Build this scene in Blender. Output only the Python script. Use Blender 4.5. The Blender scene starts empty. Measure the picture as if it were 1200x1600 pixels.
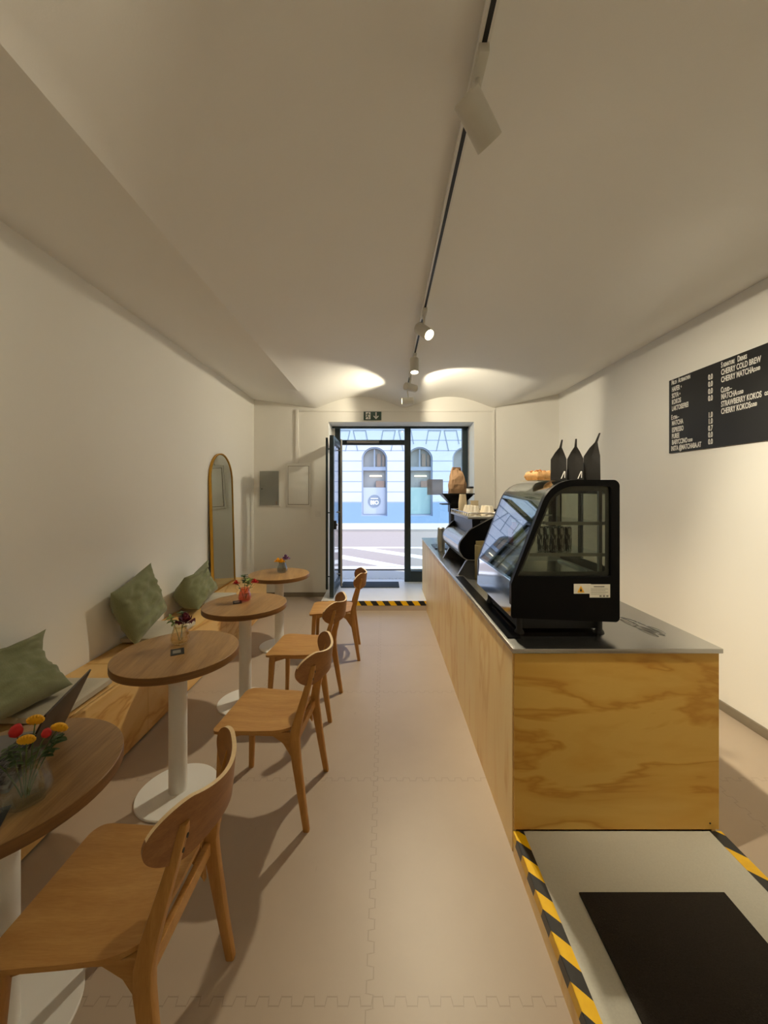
import bpy, bmesh, math, random
from mathutils import Vector, Matrix, noise
PI = math.pi
random.seed(7)
S = bpy.context.scene
COL = S.collection

# ------------------------------------------------------------------ camera, light, exposure
cam_d = bpy.data.cameras.new('camera'); cam = bpy.data.objects.new('camera', cam_d); COL.objects.link(cam)
cam.location = (0, 0, 1.6); cam.rotation_euler = (math.radians(90), 0, 0)
cam_d.sensor_fit = 'AUTO'; cam_d.sensor_width = 36.0; cam_d.lens = 600 / 1600 * 36.0
cam_d.shift_y = -32 / 1600; cam_d.clip_start = 0.02; cam_d.clip_end = 200
S.camera = cam
vs = S.view_settings
vs.view_transform = 'Standard'; vs.look = 'None'; vs.gamma = 1; vs.use_curve_mapping = False
vs.exposure = 0.57
LAMP_POWER = 105.0
LAMP_COLOR = (1.0, 0.885, 0.655)
w = bpy.data.worlds.new('sky'); S.world = w; w.use_nodes = True
nt = w.node_tree
sky = nt.nodes.new('ShaderNodeTexSky'); sky.sky_type = 'NISHITA'; sky.sun_disc = False
sky.sun_elevation = math.radians(48); sky.sun_rotation = math.radians(130)
nt.links.new(sky.outputs[0], nt.nodes['Background'].inputs[0])
nt.nodes['Background'].inputs[1].default_value = 0.33
sun_d = bpy.data.lights.new('sun', 'SUN'); sun = bpy.data.objects.new('sun', sun_d); COL.objects.link(sun)
sun_d.energy = 2.3; sun_d.angle = math.radians(0.6); sun_d.color = (1, 0.95, 0.88)
sun.location = (20, -5, 30)
sun.rotation_euler = Vector((-0.72, 0.26, -0.95)).to_track_quat('-Z', 'Y').to_euler()
S.cycles.max_bounces = 10; S.cycles.diffuse_bounces = 6; S.cycles.glossy_bounces = 6
S.cycles.transparent_max_bounces = 24; S.cycles.transmission_bounces = 8
S.cycles.caustics_reflective = False; S.cycles.caustics_refractive = False
S.cycles.sample_clamp_indirect = 4.0
S.cycles.use_denoising = True

# ------------------------------------------------------------------ helpers: materials
def rgb(r, g, b):
    f = lambda c: (c / 255 / 12.92) if c / 255 <= 0.04045 else ((c / 255 + 0.055) / 1.055) ** 2.4
    return (f(r), f(g), f(b), 1)

class NT:
    def __init__(s, name):
        s.m = bpy.data.materials.new(name); s.m.use_nodes = True
        s.t = s.m.node_tree; s.b = s.t.nodes['Principled BSDF']; s.out = s.t.nodes['Material Output']
        s.tc = None
    def n(s, kind, **kw):
        x = s.t.nodes.new('ShaderNode' + kind)
        for k, v in kw.items(): setattr(x, k, v)
        return x
    def l(s, a, b): s.t.links.new(a, b)
    def coord(s, kind='Object', scale=(1, 1, 1), rot=(0, 0, 0), rnd=False):
        tc = s.n('TexCoord'); mp = s.n('Mapping')
        mp.inputs['Scale'].default_value = scale; mp.inputs['Rotation'].default_value = rot
        src = tc.outputs[kind]
        if rnd:
            oi = s.n('ObjectInfo'); ad = s.n('VectorMath', operation='ADD')
            sc = s.n('VectorMath', operation='SCALE'); sc.inputs['Scale'].default_value = 7.0
            cb = s.n('CombineXYZ')
            for i in range(3): s.l(oi.outputs['Random'], cb.inputs[i])
            s.l(cb.outputs[0], sc.inputs[0]); s.l(src, ad.inputs[0]); s.l(sc.outputs[0], ad.inputs[1]); src = ad.outputs[0]
        s.l(src, mp.inputs[0]); return mp.outputs[0]
    def noise(s, vec, scale, detail=4, rough=0.5, dist=0):
        x = s.n('TexNoise'); x.inputs['Scale'].default_value = scale; x.inputs['Detail'].default_value = detail
        x.inputs['Roughness'].default_value = rough; x.inputs['Distortion'].default_value = dist
        s.l(vec, x.inputs['Vector']); return x.outputs['Fac']
    def math(s, op, a, b=None, c=None):
        x = s.n('Math', operation=op)
        for i, v in enumerate((a, b, c)):
            if v is None: continue
            if isinstance(v, (int, float)): x.inputs[i].default_value = v
            else: s.l(v, x.inputs[i])
        return x.outputs[0]
    def ramp(s, fac, stops):
        x = s.n('ValToRGB'); e = x.color_ramp.elements
        while len(e) < len(stops): e.new(0.5)
        for el, (p, c) in zip(e, stops): el.position = p; el.color = c
        s.l(fac, x.inputs[0]); return x.outputs[0]
    def mix(s, fac, a, b):
        x = s.n('Mix', data_type='RGBA')
        for i, v in ((0, fac), (6, a), (7, b)):
            if isinstance(v, (int, float)): x.inputs[i].default_value = v
            elif isinstance(v, tuple): x.inputs[i].default_value = v
            else: s.l(v, x.inputs[i])
        return x.outputs[2]
    def bump(s, h, strength=0.2, dist=0.01):
        x = s.n('Bump'); x.inputs['Strength'].default_value = strength; x.inputs['Distance'].default_value = dist
        s.l(h, x.inputs['Height']); s.l(x.outputs[0], s.b.inputs['Normal'])
    def set(s, col=None, rough=0.5, metal=0, spec=0.5, **kw):
        if isinstance(col, tuple): s.b.inputs['Base Color'].default_value = col
        elif col is not None: s.l(col, s.b.inputs['Base Color'])
        s.b.inputs['Roughness'].default_value = rough; s.b.inputs['Metallic'].default_value = metal
        s.b.inputs['Specular IOR Level'].default_value = spec
        for k, v in kw.items(): s.b.inputs[k.replace('_', ' ')].default_value = v
        return s.m

def plain(name, c, rough=0.5, metal=0, spec=0.5, var=0.06, nscale=30, bump=0.0):
    n = NT(name); v = n.coord(); f = n.noise(v, nscale)
    d = tuple(max(0, x * (1 - var)) for x in c[:3]) + (1,); u = tuple(min(1, x * (1 + var)) for x in c[:3]) + (1,)
    if bump: n.bump(f, bump, 0.004)
    return n.set(n.mix(f, d, u), rough, metal, spec)

def plaster(name, c):
    n = NT(name); v = n.coord(); f = n.noise(v, 1.2, 5, 0.6); g = n.noise(v, 110, 3, 0.6)
    d = tuple(x * 0.955 for x in c[:3]) + (1,)
    n.bump(g, 0.12, 0.003); return n.set(n.mix(f, d, c), 0.85, 0, 0.25)

def ply(name, scale, light, mid, dark, rough=0.45, bands=5.0, rot=(0, 0, 0)):
    n = NT(name); v = n.coord('Object', scale, rot, rnd=False)
    a = n.noise(v, 1.0, 4.5, 0.5, 0.5)
    saw = n.math('FRACT', n.math('MULTIPLY', a, bands))
    c = n.ramp(saw, [(0.0, mid), (0.10, dark), (0.22, mid), (0.6, light), (0.93, light), (1.0, mid)])
    s2 = tuple(x * 14 for x in scale)
    f = n.noise(n.coord('Object', s2, rot), 1.6, 4, 0.6)
    blot = n.noise(n.coord(), 2.2, 2)
    c = n.mix(n.math('MULTIPLY', f, 0.35), c, mid)
    c = n.mix(n.math('MULTIPLY', blot, 0.35), c, mid)
    n.bump(f, 0.05, 0.002)
    return n.set(c, rough, 0, 0.4)

def wood(name, scale, light, dark, rough=0.45, rnd=True, fine=9, rot=(0, 0, 0)):
    n = NT(name); v = n.coord('Object', scale, rot, rnd=rnd)
    a = n.noise(v, 1.0, 5, 0.62, 0.25); b = n.noise(v, fine, 3, 0.6)
    k = n.math('ADD', n.math('MULTIPLY', a, 0.7), n.math('MULTIPLY', b, 0.3))
    c = n.ramp(k, [(0.30, dark), (0.5, tuple((x + y) / 2 for x, y in zip(light, dark))), (0.68, light)])
    n.bump(b, 0.06, 0.001); return n.set(c, rough, 0, 0.4)

def thin_glass(name, tint=(1, 1, 1, 1), refl=1.5, rough=0.0, haze=0.0, hazecol=(0.8, 0.85, 0.85, 1)):
    n = NT(name); t = n.t; t.nodes.remove(n.b)
    tr = n.n('BsdfTransparent'); tr.inputs[0].default_value = tint
    gl = n.n('BsdfGlossy'); gl.inputs['Roughness'].default_value = rough
    fr = n.n('Fresnel'); fr.inputs[0].default_value = refl
    geo = n.n('NewGeometry')
    mx = n.n('MixShader')
    # thin sheet: same reflection from both faces
    vm = n.n('VectorMath', operation='DOT_PRODUCT'); n.l(geo.outputs['Incoming'], vm.inputs[0]); n.l(geo.outputs['Normal'], vm.inputs[1])
    c = n.math('SUBTRACT', 1.0, n.math('ABSOLUTE', vm.outputs['Value']))
    p = n.math('POWER', c, 5.0)
    r0 = ((refl - 1) / (refl + 1)) ** 2
    f = n.math('MINIMUM', n.math('ADD', r0, n.math('MULTIPLY', p, 1 - r0)), 1.0)
    t.nodes.remove(fr)
    n.l(f, mx.inputs[0]); n.l(tr.outputs[0], mx.inputs[1]); n.l(gl.outputs[0], mx.inputs[2])
    last = mx.outputs[0]
    if haze:
        df = n.n('BsdfDiffuse'); df.inputs[0].default_value = hazecol
        m2 = n.n('MixShader'); m2.inputs[0].default_value = haze
        n.l(last, m2.inputs[1]); n.l(df.outputs[0], m2.inputs[2]); last = m2.outputs[0]
    n.l(last, n.out.inputs[0]); return n.m

def emit(name, c, strength):
    n = NT(name); n.set(c, 0.4)
    n.b.inputs['Emission Color'].default_value = c; n.b.inputs['Emission Strength'].default_value = strength
    return n.m

def stripes(name, ax, ay, az, period, off=0.0):
    n = NT(name); tc = n.n('TexCoord'); dp = n.n('VectorMath', operation='DOT_PRODUCT')
    n.l(tc.outputs['Object'], dp.inputs[0]); dp.inputs[1].default_value = (ax, ay, az)
    fr = n.math('FRACT', n.math('ADD', n.math('DIVIDE', dp.outputs['Value'], period), 50 + off))
    g = n.math('GREATER_THAN', fr, 0.5)
    wear = n.noise(n.coord(), 40, 4)
    c = n.mix(g, n.mix(wear, rgb(226, 172, 10), rgb(246, 200, 14)), n.mix(wear, rgb(26, 25, 24), rgb(44, 42, 40)))
    return n.set(c, 0.4, 0, 0.4)

M = {}
M['wall'] = plaster('wall_plaster', (0.86, 0.845, 0.80, 1))
M['ceil'] = plaster('ceiling_plaster', (0.86, 0.845, 0.805, 1))
M['white_paint'] = plain('white_paint', rgb(228, 226, 220), 0.5, var=0.02)
M['trim'] = plain('taupe_baseboard', rgb(128, 118, 102), 0.6)
M['white_metal'] = plain('white_powder_coat', rgb(226, 225, 220), 0.45, var=0.02)
M['lamp_white'] = plain('lamp_housing_white', rgb(205, 202, 192), 0.5, var=0.02)
M['black'] = plain('black_gloss', rgb(5, 5, 6), 0.3, 0, 0.16, var=0.1)
M['black_matte'] = plain('black_matte', rgb(24, 24, 25), 0.55, var=0.1)
M['frame'] = plain('dark_green_grey_frame', rgb(38, 52, 56), 0.4, var=0.05)
M['steel'] = plain('brushed_steel', rgb(190, 188, 182), 0.24, 1.0, var=0.05, nscale=60)
M['steel_dull'] = plain('dull_steel', rgb(165, 163, 158), 0.38, 1.0, var=0.05)
M['chrome'] = plain('chrome', rgb(215, 215, 215), 0.08, 1.0, var=0.01)
M['gold'] = plain('brass_gold', rgb(196, 148, 60), 0.3, 1.0, var=0.04)
M['mirror'] = plain('mirror_silver', rgb(205, 212, 208), 0.02, 1.0, var=0.0)
M['grey_panel'] = plain('grey_metal_panel', rgb(150, 152, 146), 0.32, 0.7, var=0.03)
M['end_ply'] = ply('pine_plywood_end', (1.1, 1.0, 4.2), rgb(224, 184, 96), rgb(212, 164, 74), rgb(186, 130, 46), 0.5, 5.0, (0, 0.25, 0))
M['front_ply'] = ply('pine_plywood_front', (1.0, 3.2, 0.8), rgb(250, 224, 166), rgb(244, 210, 146), rgb(230, 186, 116), 0.45, 4.5)
M['bench_ply'] = ply('pine_plywood_bench', (3.0, 0.8, 3.0), rgb(226, 190, 128), rgb(214, 170, 102), rgb(186, 132, 66), 0.45, 5.0)
M['table'] = wood('oak_laminate', (14, 1.2, 14), rgb(176, 138, 88), rgb(122, 88, 50), 0.35)
M['table_edge'] = wood('oak_edge_band', (2, 2, 50), rgb(138, 98, 54), rgb(100, 68, 36), 0.45)
M['oak'] = wood('chair_oak', (3, 26, 26), rgb(200, 154, 90), rgb(168, 118, 60), 0.4)
M['oak_leg'] = wood('chair_oak_leg', (30, 30, 3), rgb(194, 146, 82), rgb(162, 112, 54), 0.42)
M['oak_back'] = wood('chair_oak_veneer', (20, 3, 30), rgb(160, 112, 66), rgb(126, 82, 48), 0.38)
M['ply_edge'] = wood('pale_ply_edge', (4, 4, 60), rgb(252, 230, 188), rgb(232, 200, 146), 0.5)
M['sage'] = None
M['pad'] = plain('beige_canvas', rgb(190, 182, 164), 0.9, 0, 0.2, 0.06, 160, 0.25)
M['platform'] = plain('grey_speckled_laminate', rgb(190, 188, 176), 0.4, 0, 0.4, 0.10, 160)
M['mat'] = plain('dark_carpet_mat', rgb(52, 48, 44), 0.95, 0, 0.1, 0.35, 240, 0.8)
M['door_mat'] = plain('grey_door_mat', rgb(74, 82, 90), 0.95, 0, 0.1, 0.3, 160, 0.8)
M['step'] = plain('pale_step_tile', rgb(232, 230, 226), 0.35, 0, 0.5, 0.05, 12)
M['step_face'] = plain('step_face', rgb(176, 160, 144), 0.6, 0, 0.3, 0.05, 12)
M['laptop'] = plain('laptop_dark_metal', rgb(74, 66, 60), 0.4, 0.6, var=0.03)
M['keys'] = plain('laptop_keys', rgb(22, 22, 24), 0.5)
M['deck'] = plain('laptop_deck', rgb(112, 110, 110), 0.4, 0.5, var=0.02)
M['screen'] = plain('screen_black', rgb(10, 10, 12), 0.1)
M['green'] = plain('leaf_green', rgb(58, 82, 40), 0.55, var=0.3)
M['green_light'] = plain('leaf_pale_green', rgb(128, 146, 78), 0.55, var=0.2)
M['stem'] = plain('stem_green', rgb(84, 104, 50), 0.55, var=0.2)
M['yellow'] = plain('petal_yellow', rgb(238, 178, 22), 0.6, var=0.1)
M['red'] = plain('petal_red', rgb(196, 34, 34), 0.6, var=0.15)
M['burgundy'] = plain('petal_burgundy', rgb(96, 18, 40), 0.6, var=0.2)
M['purple'] = plain('petal_purple', rgb(112, 70, 128), 0.6, var=0.2)
M['pink'] = plain('petal_pink', rgb(214, 118, 110), 0.6, var=0.15)
M['bagblack'] = plain('black_foil_bag', rgb(30, 29, 28), 0.28, 0, 0.8, 0.1, 20)
M['white_print'] = plain('white_print', rgb(232, 230, 224), 0.6, var=0.0)
M['kraft'] = plain('brown_kraft_paper', rgb(150, 120, 92), 0.8, 0, 0.2, 0.12, 12)
M['paper_cup'] = plain('natural_paper_cup', rgb(206, 190, 160), 0.7, 0, 0.2, 0.04, 20)
M['ceramic'] = plain('cream_ceramic', rgb(222, 212, 192), 0.3, var=0.03)
M['board'] = plain('menu_board_black', rgb(26, 26, 26), 0.6, var=0.04)
M['bread'] = plain('golden_baked_crust', rgb(178, 138, 92), 0.75, 0, 0.2, 0.45, 60, 1.0)
M['juice'] = plain('pale_yellow_juice', rgb(214, 200, 130), 0.25, var=0.03)
M['olive'] = plain('olive_brown_packet', rgb(104, 92, 56), 0.7, var=0.1)
M['border'] = plain('grey_pane_border', rgb(52, 54, 50), 0.5, var=0.03)
M['crumb'] = plain('toasted_crumb', rgb(146, 92, 48), 0.8, 0, 0.2, 0.4, 60, 0.6)
M['exit_green'] = plain('exit_sign_green', rgb(26, 58, 44), 0.4, var=0.02)
M['sticker'] = plain('sticker_white', rgb(214, 208, 192), 0.5, var=0.02)
M['warn'] = plain('warning_yellow', rgb(230, 170, 40), 0.5, var=0.02)
M['print_grey'] = plain('print_grey', rgb(120, 116, 106), 0.6, var=0.02)
M['led'] = emit('lamp_lens_lit', (1.0, 0.86, 0.62, 1), 9.0)
M['lens_off'] = plain('lamp_lens_dark', rgb(120, 116, 104), 0.2)
M['tape_top'] = stripes('hazard_tape_platform', 1.0, 1.0, 0.35, 0.135, 0.36)
M['tape_right'] = stripes('hazard_tape_platform_right', 1.0, 1.0, 0.35, 0.20, 0.1)
M['tape_step'] = stripes('hazard_tape_step', 1.0, 0.0, 0.7, 0.16, 0.1)
M['glass'] = thin_glass('window_glass', (0.90, 0.965, 0.955, 1), 1.5)
M['door_glass'] = thin_glass('door_glass', (0.94, 0.97, 0.97, 1), 1.5)
M['case_glass'] = thin_glass('display_front_glass', (0.66, 0.74, 0.74, 1), 3.2)
M['case_side'] = thin_glass('display_side_glass', (0.74, 0.76, 0.71, 1), 1.5)
M['shelf_glass'] = thin_glass('shelf_glass', (0.82, 0.88, 0.86, 1), 1.6)
M['vase_clear'] = thin_glass('vase_clear_glass', (0.93, 0.96, 0.95, 1), 1.75, 0.02)
M['vase_amber'] = thin_glass('vase_amber_glass', (0.97, 0.91, 0.76, 1), 1.75, 0.02)
M['vase_pink'] = thin_glass('vase_pink_glass', (0.97, 0.68, 0.62, 1), 1.7, 0.02)
M['vase_grey'] = thin_glass('vase_smoke_glass', (0.76, 0.78, 0.79, 1), 1.75, 0.02)
M['frost'] = thin_glass('grey_frosted_film', (0.75, 0.75, 0.76, 1), 1.4, 0.2, 0.55, rgb(205, 203, 205))
M['facade'] = None
M['blue_base'] = plain('pale_blue_render', rgb(128, 156, 190), 0.8, var=0.03, nscale=3)
M['win_frame'] = plain('grey_blue_window_frame', rgb(140, 152, 172), 0.6, var=0.03)
M['win_dark'] = plain('window_interior_grey', rgb(152, 152, 152), 0.35, var=0.08, nscale=2)
M['win_film'] = plain('pale_window_film', rgb(176, 184, 198), 0.6, var=0.02)
M['win_film_teal'] = plain('teal_window_film', rgb(150, 178, 182), 0.6, var=0.02)
M['curtain'] = plain('brown_curtain', rgb(150, 134, 122), 0.8, var=0.08)
M['box_brown'] = plain('brown_box', rgb(150, 128, 116), 0.8, var=0.05)
M['glow'] = emit('window_lamp_glow', (1.0, 0.86, 0.62, 1), 1.2)
M['sign_grey'] = plain('sign_grey_blue', rgb(128, 140, 158), 0.6, var=0.02)
M['asphalt'] = plain('pale_asphalt', rgb(164, 152, 146), 0.9, var=0.06, nscale=8)
M['pave'] = plain('pale_paving', rgb(206, 198, 188), 0.85, var=0.04, nscale=5)
M['road_paint'] = plain('road_paint_white', rgb(244, 240, 236), 0.8, var=0.02)
M['kerb'] = plain('kerb_stone', rgb(168, 160, 156), 0.85, var=0.05)

def sage():
    n = NT('sage_linen'); v = n.coord()
    wv = n.noise(n.coord('Object', (220, 220, 30)), 1, 3); b = n.noise(v, 9, 3)
    k = n.math('ADD', n.math('MULTIPLY', wv, 0.5), n.math('MULTIPLY', b, 0.5))
    n.bump(wv, 0.2, 0.002)
    n.b.inputs['Sheen Weight'].default_value = 0.2
    return n.set(n.mix(k, rgb(104, 108, 78), rgb(142, 146, 112)), 0.92, 0, 0.15)
M['sage'] = sage()

def floor_mat():
    n = NT('puzzle_tile_floor'); tc = n.n('TexCoord'); sp = n.n('SeparateXYZ'); n.l(tc.outputs['Object'], sp.inputs[0])
    x, y = sp.outputs[0], sp.outputs[1]
    P = 0.93
    def seam(u, v, u0):
        teeth = n.math('PINGPONG', n.math('ADD', v, 20.0), 0.036)
        off = n.math('MULTIPLY', n.math('SUBTRACT', teeth, 0.018), 5.0)
        off = n.math('MINIMUM', n.math('MAXIMUM', off, -0.011), 0.011)
        d = n.math('SUBTRACT', n.math('SUBTRACT', u, u0), off)
        d = n.math('ADD', d, 20 * P + P / 2)
        d = n.math('SUBTRACT', n.math('MODULO', d, P), P / 2)
        flat = n.math('GREATER_THAN', n.math('ABSOLUTE', off), 0.0109)
        lim = n.math('SUBTRACT', 0.0075, n.math('MULTIPLY', flat, 0.0058))
        return n.math('LESS_THAN', n.math('ABSOLUTE', d), lim)
    s = n.math('MAXIMUM', seam(x, y, -0.046), seam(y, x, 1.205))
    v = n.coord(); a = n.noise(v, 2.2, 5, 0.6); g = n.noise(v, 300, 2)
    sc = n.noise(n.coord('Object', (9, 2.4, 1), (0, 0, 0.5)), 2.0, 6, 0.7)
    sp2 = n.noise(v, 11, 2, 0.5)
    c = n.mix(a, rgb(168, 151, 132), rgb(184, 168, 149))
    c = n.mix(n.math('MULTIPLY', g, 0.22), c, rgb(168, 150, 134))
    c = n.mix(n.math('MULTIPLY', n.math('GREATER_THAN', sc, 0.69), 0.22), c, rgb(150, 132, 116))
    c = n.mix(n.math('MULTIPLY', n.math('GREATER_THAN', sp2, 0.765), 0.35), c, rgb(140, 122, 106))
    c = n.mix(n.math('MULTIPLY', s, 0.33), c, rgb(100, 86, 72))
    n.bump(n.math('SUBTRACT', n.math('MULTIPLY', g, 0.3), s), 0.12, 0.002)
    return n.set(c, 0.42, 0, 0.4)
M['floor'] = floor_mat()

def facade_mat():
    n = NT('rusticated_pale_facade'); tc = n.n('TexCoord'); sp = n.n('SeparateXYZ'); n.l(tc.outputs['Object'], sp.inputs[0])
    z = n.math('MODULO', n.math('ADD', sp.outputs[2], 10 * 0.5 - 0.055), 0.5)
    ln = n.math('LESS_THAN', z, 0.045)
    f = n.noise(n.coord(), 1.5, 4)
    c = n.mix(f, rgb(190, 197, 214), rgb(202, 208, 224))
    c = n.mix(n.math('MULTIPLY', ln, 0.85), c, rgb(138, 150, 174))
    n.bump(n.math('SUBTRACT', 1.0, ln), 0.4, 0.03)
    return n.set(c, 0.85, 0, 0.2)
M['facade'] = facade_mat()

# ------------------------------------------------------------------ helpers: mesh
class MB:
    def __init__(s): s.bm = bmesh.new()
    def box(s, x0, x1, y0, y1, z0, z1, mat=None):
        r = bmesh.ops.create_cube(s.bm, size=1)
        vs_ = r['verts']
        for v in vs_:
            v.co = Vector(((x0 + x1) / 2 + v.co.x * (x1 - x0), (y0 + y1) / 2 + v.co.y * (y1 - y0), (z0 + z1) / 2 + v.co.z * (z1 - z0)))
            if mat: v.co = mat @ v.co
        return s
    def cyl(s, a, b, r0, r1=None, n=20, cap=True):
        a, b = Vector(a), Vector(b); r1 = r0 if r1 is None else r1
        q = (b - a).to_track_quat('Z', 'Y').to_matrix()
        A = [s.bm.verts.new(a + q @ Vector((r0 * math.cos(2 * PI * i / n), r0 * math.sin(2 * PI * i / n), 0))) for i in range(n)]
        B = [s.bm.verts.new(b + q @ Vector((r1 * math.cos(2 * PI * i / n), r1 * math.sin(2 * PI * i / n), 0))) for i in range(n)]
        for i in range(n): s.bm.faces.new((A[i], A[(i + 1) % n], B[(i + 1) % n], B[i]))
        if cap: s.bm.faces.new(A[::-1]); s.bm.faces.new(B)
        return s
    def lathe(s, prof, n=40, c=(0, 0, 0), warp=None, cap0=True, cap1=True):
        rings = []
        for (r, z) in prof:
            ring = []
            for i in range(n):
                a = 2 * PI * i / n; rr = r * (warp(a, z) if warp else 1)
                ring.append(s.bm.verts.new((c[0] + rr * math.cos(a), c[1] + rr * math.sin(a), c[2] + z)))
            rings.append(ring)
        for A, B in zip(rings, rings[1:]):
            for i in range(n): s.bm.faces.new((A[i], A[(i + 1) % n], B[(i + 1) % n], B[i]))
        if cap0: s.bm.faces.new(rings[0][::-1])
        if cap1: s.bm.faces.new(rings[-1])
        return s
    def loft(s, rings, closed=True, cap=True):
        R = [[s.bm.verts.new(p) for p in r] for r in rings]; n = len(R[0])
        for A, B in zip(R, R[1:]):
            for i in range(n if closed else n - 1): s.bm.faces.new((A[i], A[(i + 1) % n], B[(i + 1) % n], B[i]))
        if cap and closed: s.bm.faces.new(R[0][::-1]); s.bm.faces.new(R[-1])
        return s
    def tube(s, pts, r, n=8):
        pts = [Vector(p) for p in pts]; rings = []
        for i, p in enumerate(pts):
            d = (pts[min(i + 1, len(pts) - 1)] - pts[max(i - 1, 0)]).normalized()
            q = d.to_track_quat('Z', 'Y').to_matrix(); rr = r[i] if isinstance(r, (list, tuple)) else r
            rings.append([p + q @ Vector((rr * math.cos(2 * PI * k / n), rr * math.sin(2 * PI * k / n), 0)) for k in range(n)])
        # keep ring seams aligned
        for i in range(1, len(rings)):
            best = min(range(n), key=lambda k: sum((rings[i][(j + k) % n] - rings[i - 1][j] - (pts[i] - pts[i - 1])).length for j in range(n)))
            rings[i] = rings[i][best:] + rings[i][:best]
        return s.loft(rings)
    def prism(s, poly, a, b, axis='y'):
        """poly: 2-D outline; extruded from a to b along the axis."""
        def P(u, v, t): return {'y': (u, t, v), 'x': (t, u, v), 'z': (u, v, t)}[axis]
        A = [s.bm.verts.new(P(u, v, a)) for u, v in poly]; B = [s.bm.verts.new(P(u, v, b)) for u, v in poly]; n = len(poly)
        s.bm.faces.new(A[::-1]); s.bm.faces.new(B)
        for i in range(n): s.bm.faces.new((A[i], A[(i + 1) % n], B[(i + 1) % n], B[i]))
        return s
    def ringprism(s, outer, inner, a, b, axis='y'):
        def P(u, v, t): return {'y': (u, t, v), 'x': (t, u, v), 'z': (u, v, t)}[axis]
        n = len(outer); V = [[s.bm.verts.new(P(u, v, t)) for u, v in poly] for t in (a, b) for poly in (outer, inner)]
        oa, ia, ob, ib = V
        for i in range(n):
            j = (i + 1) % n
            s.bm.faces.new((oa[j], oa[i], ia[i], ia[j])); s.bm.faces.new((ob[i], ob[j], ib[j], ib[i]))
            s.bm.faces.new((oa[i], oa[j], ob[j], ob[i])); s.bm.faces.new((ia[j], ia[i], ib[i], ib[j]))
        return s
    def grid(s, f, nu, nv, thick=None):
        V = [[s.bm.verts.new(f(i / nu, j / nv)) for j in range(nv + 1)] for i in range(nu + 1)]
        for i in range(nu):
            for j in range(nv): s.bm.faces.new((V[i][j], V[i + 1][j], V[i + 1][j + 1], V[i][j + 1]))
        return s
    def shell(s, top, bot, nu, nv):
        """closed slab between two parametric sheets"""
        T = [[s.bm.verts.new(top(i / nu, j / nv)) for j in range(nv + 1)] for i in range(nu + 1)]
        B = [[s.bm.verts.new(bot(i / nu, j / nv)) for j in range(nv + 1)] for i in range(nu + 1)]
        for i in range(nu):
            for j in range(nv):
                s.bm.faces.new((T[i][j], T[i + 1][j], T[i + 1][j + 1], T[i][j + 1]))
                s.bm.faces.new((B[i][j], B[i][j + 1], B[i + 1][j + 1], B[i + 1][j]))
        e = [(i, 0) for i in range(nu)] + [(nu, j) for j in range(nv)] + [(i, nv) for i in range(nu, 0, -1)] + [(0, j) for j in range(nv, 0, -1)]
        for k in range(len(e)):
            (a, b), (c, d) = e[k], e[(k + 1) % len(e)]
            s.bm.faces.new((T[a][b], B[a][b], B[c][d], T[c][d]))
        return s
    def sphere(s, c, r, u=16, v=10, sc=(1, 1, 1), mat=None):
        m = Matrix.Translation(c) @ (mat if mat else Matrix.Identity(4)) @ Matrix.Diagonal((r * sc[0], r * sc[1], r * sc[2], 1))
        bmesh.ops.create_uvsphere(s.bm, u_segments=u, v_segments=v, radius=1, matrix=m); return s
    def build(s, name, mat, parent=None, smooth=None, bevel=0, seg=2, mats=None, matf=None):
        bmesh.ops.recalc_face_normals(s.bm, faces=s.bm.faces)
        if bevel:
            es = [e for e in s.bm.edges if len(e.link_faces) == 2 and e.calc_face_angle(0) > 0.6]
            bmesh.ops.bevel(s.bm, geom=es, offset=bevel, segments=seg, affect='EDGES', profile=0.6, clamp_overlap=True)
        me = bpy.data.meshes.new(name)
        if matf:
            s.bm.normal_update()
            for f in s.bm.faces: f.material_index = matf(f)
        s.bm.to_mesh(me); s.bm.free()
        for m in (mats or [mat]): me.materials.append(m)
        if smooth is not None or bevel:
            me.shade_smooth()
            try: me.set_sharp_from_angle(angle=math.radians(smooth or 35))
            except Exception: pass
        o = bpy.data.objects.new(name, me); COL.objects.link(o)
        if parent: o.parent = parent
        return o

def tag(o, label, cat, group=None, kind=None):
    o['label'] = label; o['category'] = cat
    if group: o['group'] = group
    if kind: o['kind'] = kind
    return o
def struct(o): o['kind'] = 'structure'; return o
def thing(name, label, cat, loc=(0, 0, 0), rz=0, group=None):
    o = bpy.data.objects.new(name, None); o.empty_display_size = 0.05; COL.objects.link(o)
    o.location = loc; o.rotation_euler = (0, 0, rz); return tag(o, label, cat, group)
def dup(root, loc, rz, label, group=None):
    def cp(o, parent):
        c = o.copy(); COL.objects.link(c)
        if parent: c.parent = parent
        for ch in kids.get(o, []): cp(ch, c)
        return c
    kids = {}
    for o in list(COL.objects):
        if o.parent: kids.setdefault(o.parent, []).append(o)
    r = cp(root, None); r.location = loc; r.rotation_euler = (0, 0, rz); r['label'] = label
    if group: r['group'] = group
    return r
def text(body, size, sx, mtx, name, mat, parent=None, extrude=0.0008, bold=0.0, align='LEFT'):
    cu = bpy.data.curves.new(name, 'FONT'); cu.body = body; cu.size = size; cu.extrude = extrude; cu.offset = bold; cu.align_x = align
    cu.resolution_u = 3
    o = bpy.data.objects.new(name, cu); COL.objects.link(o); bpy.context.view_layer.update()
    me = bpy.data.meshes.new_from_object(o.evaluated_get(bpy.context.evaluated_depsgraph_get()))
    bpy.data.objects.remove(o); bpy.data.curves.remove(cu)
    me.transform(mtx @ Matrix.Diagonal((sx, 1, 1, 1))); me.materials.clear(); me.materials.append(mat); me.name = name
    r = bpy.data.objects.new(name, me); COL.objects.link(r)
    if parent: r.parent = parent
    return r
def basis(x, y, z, loc):
    m = Matrix((x, y, z)).transposed().to_4x4(); m.translation = Vector(loc); return m
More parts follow.
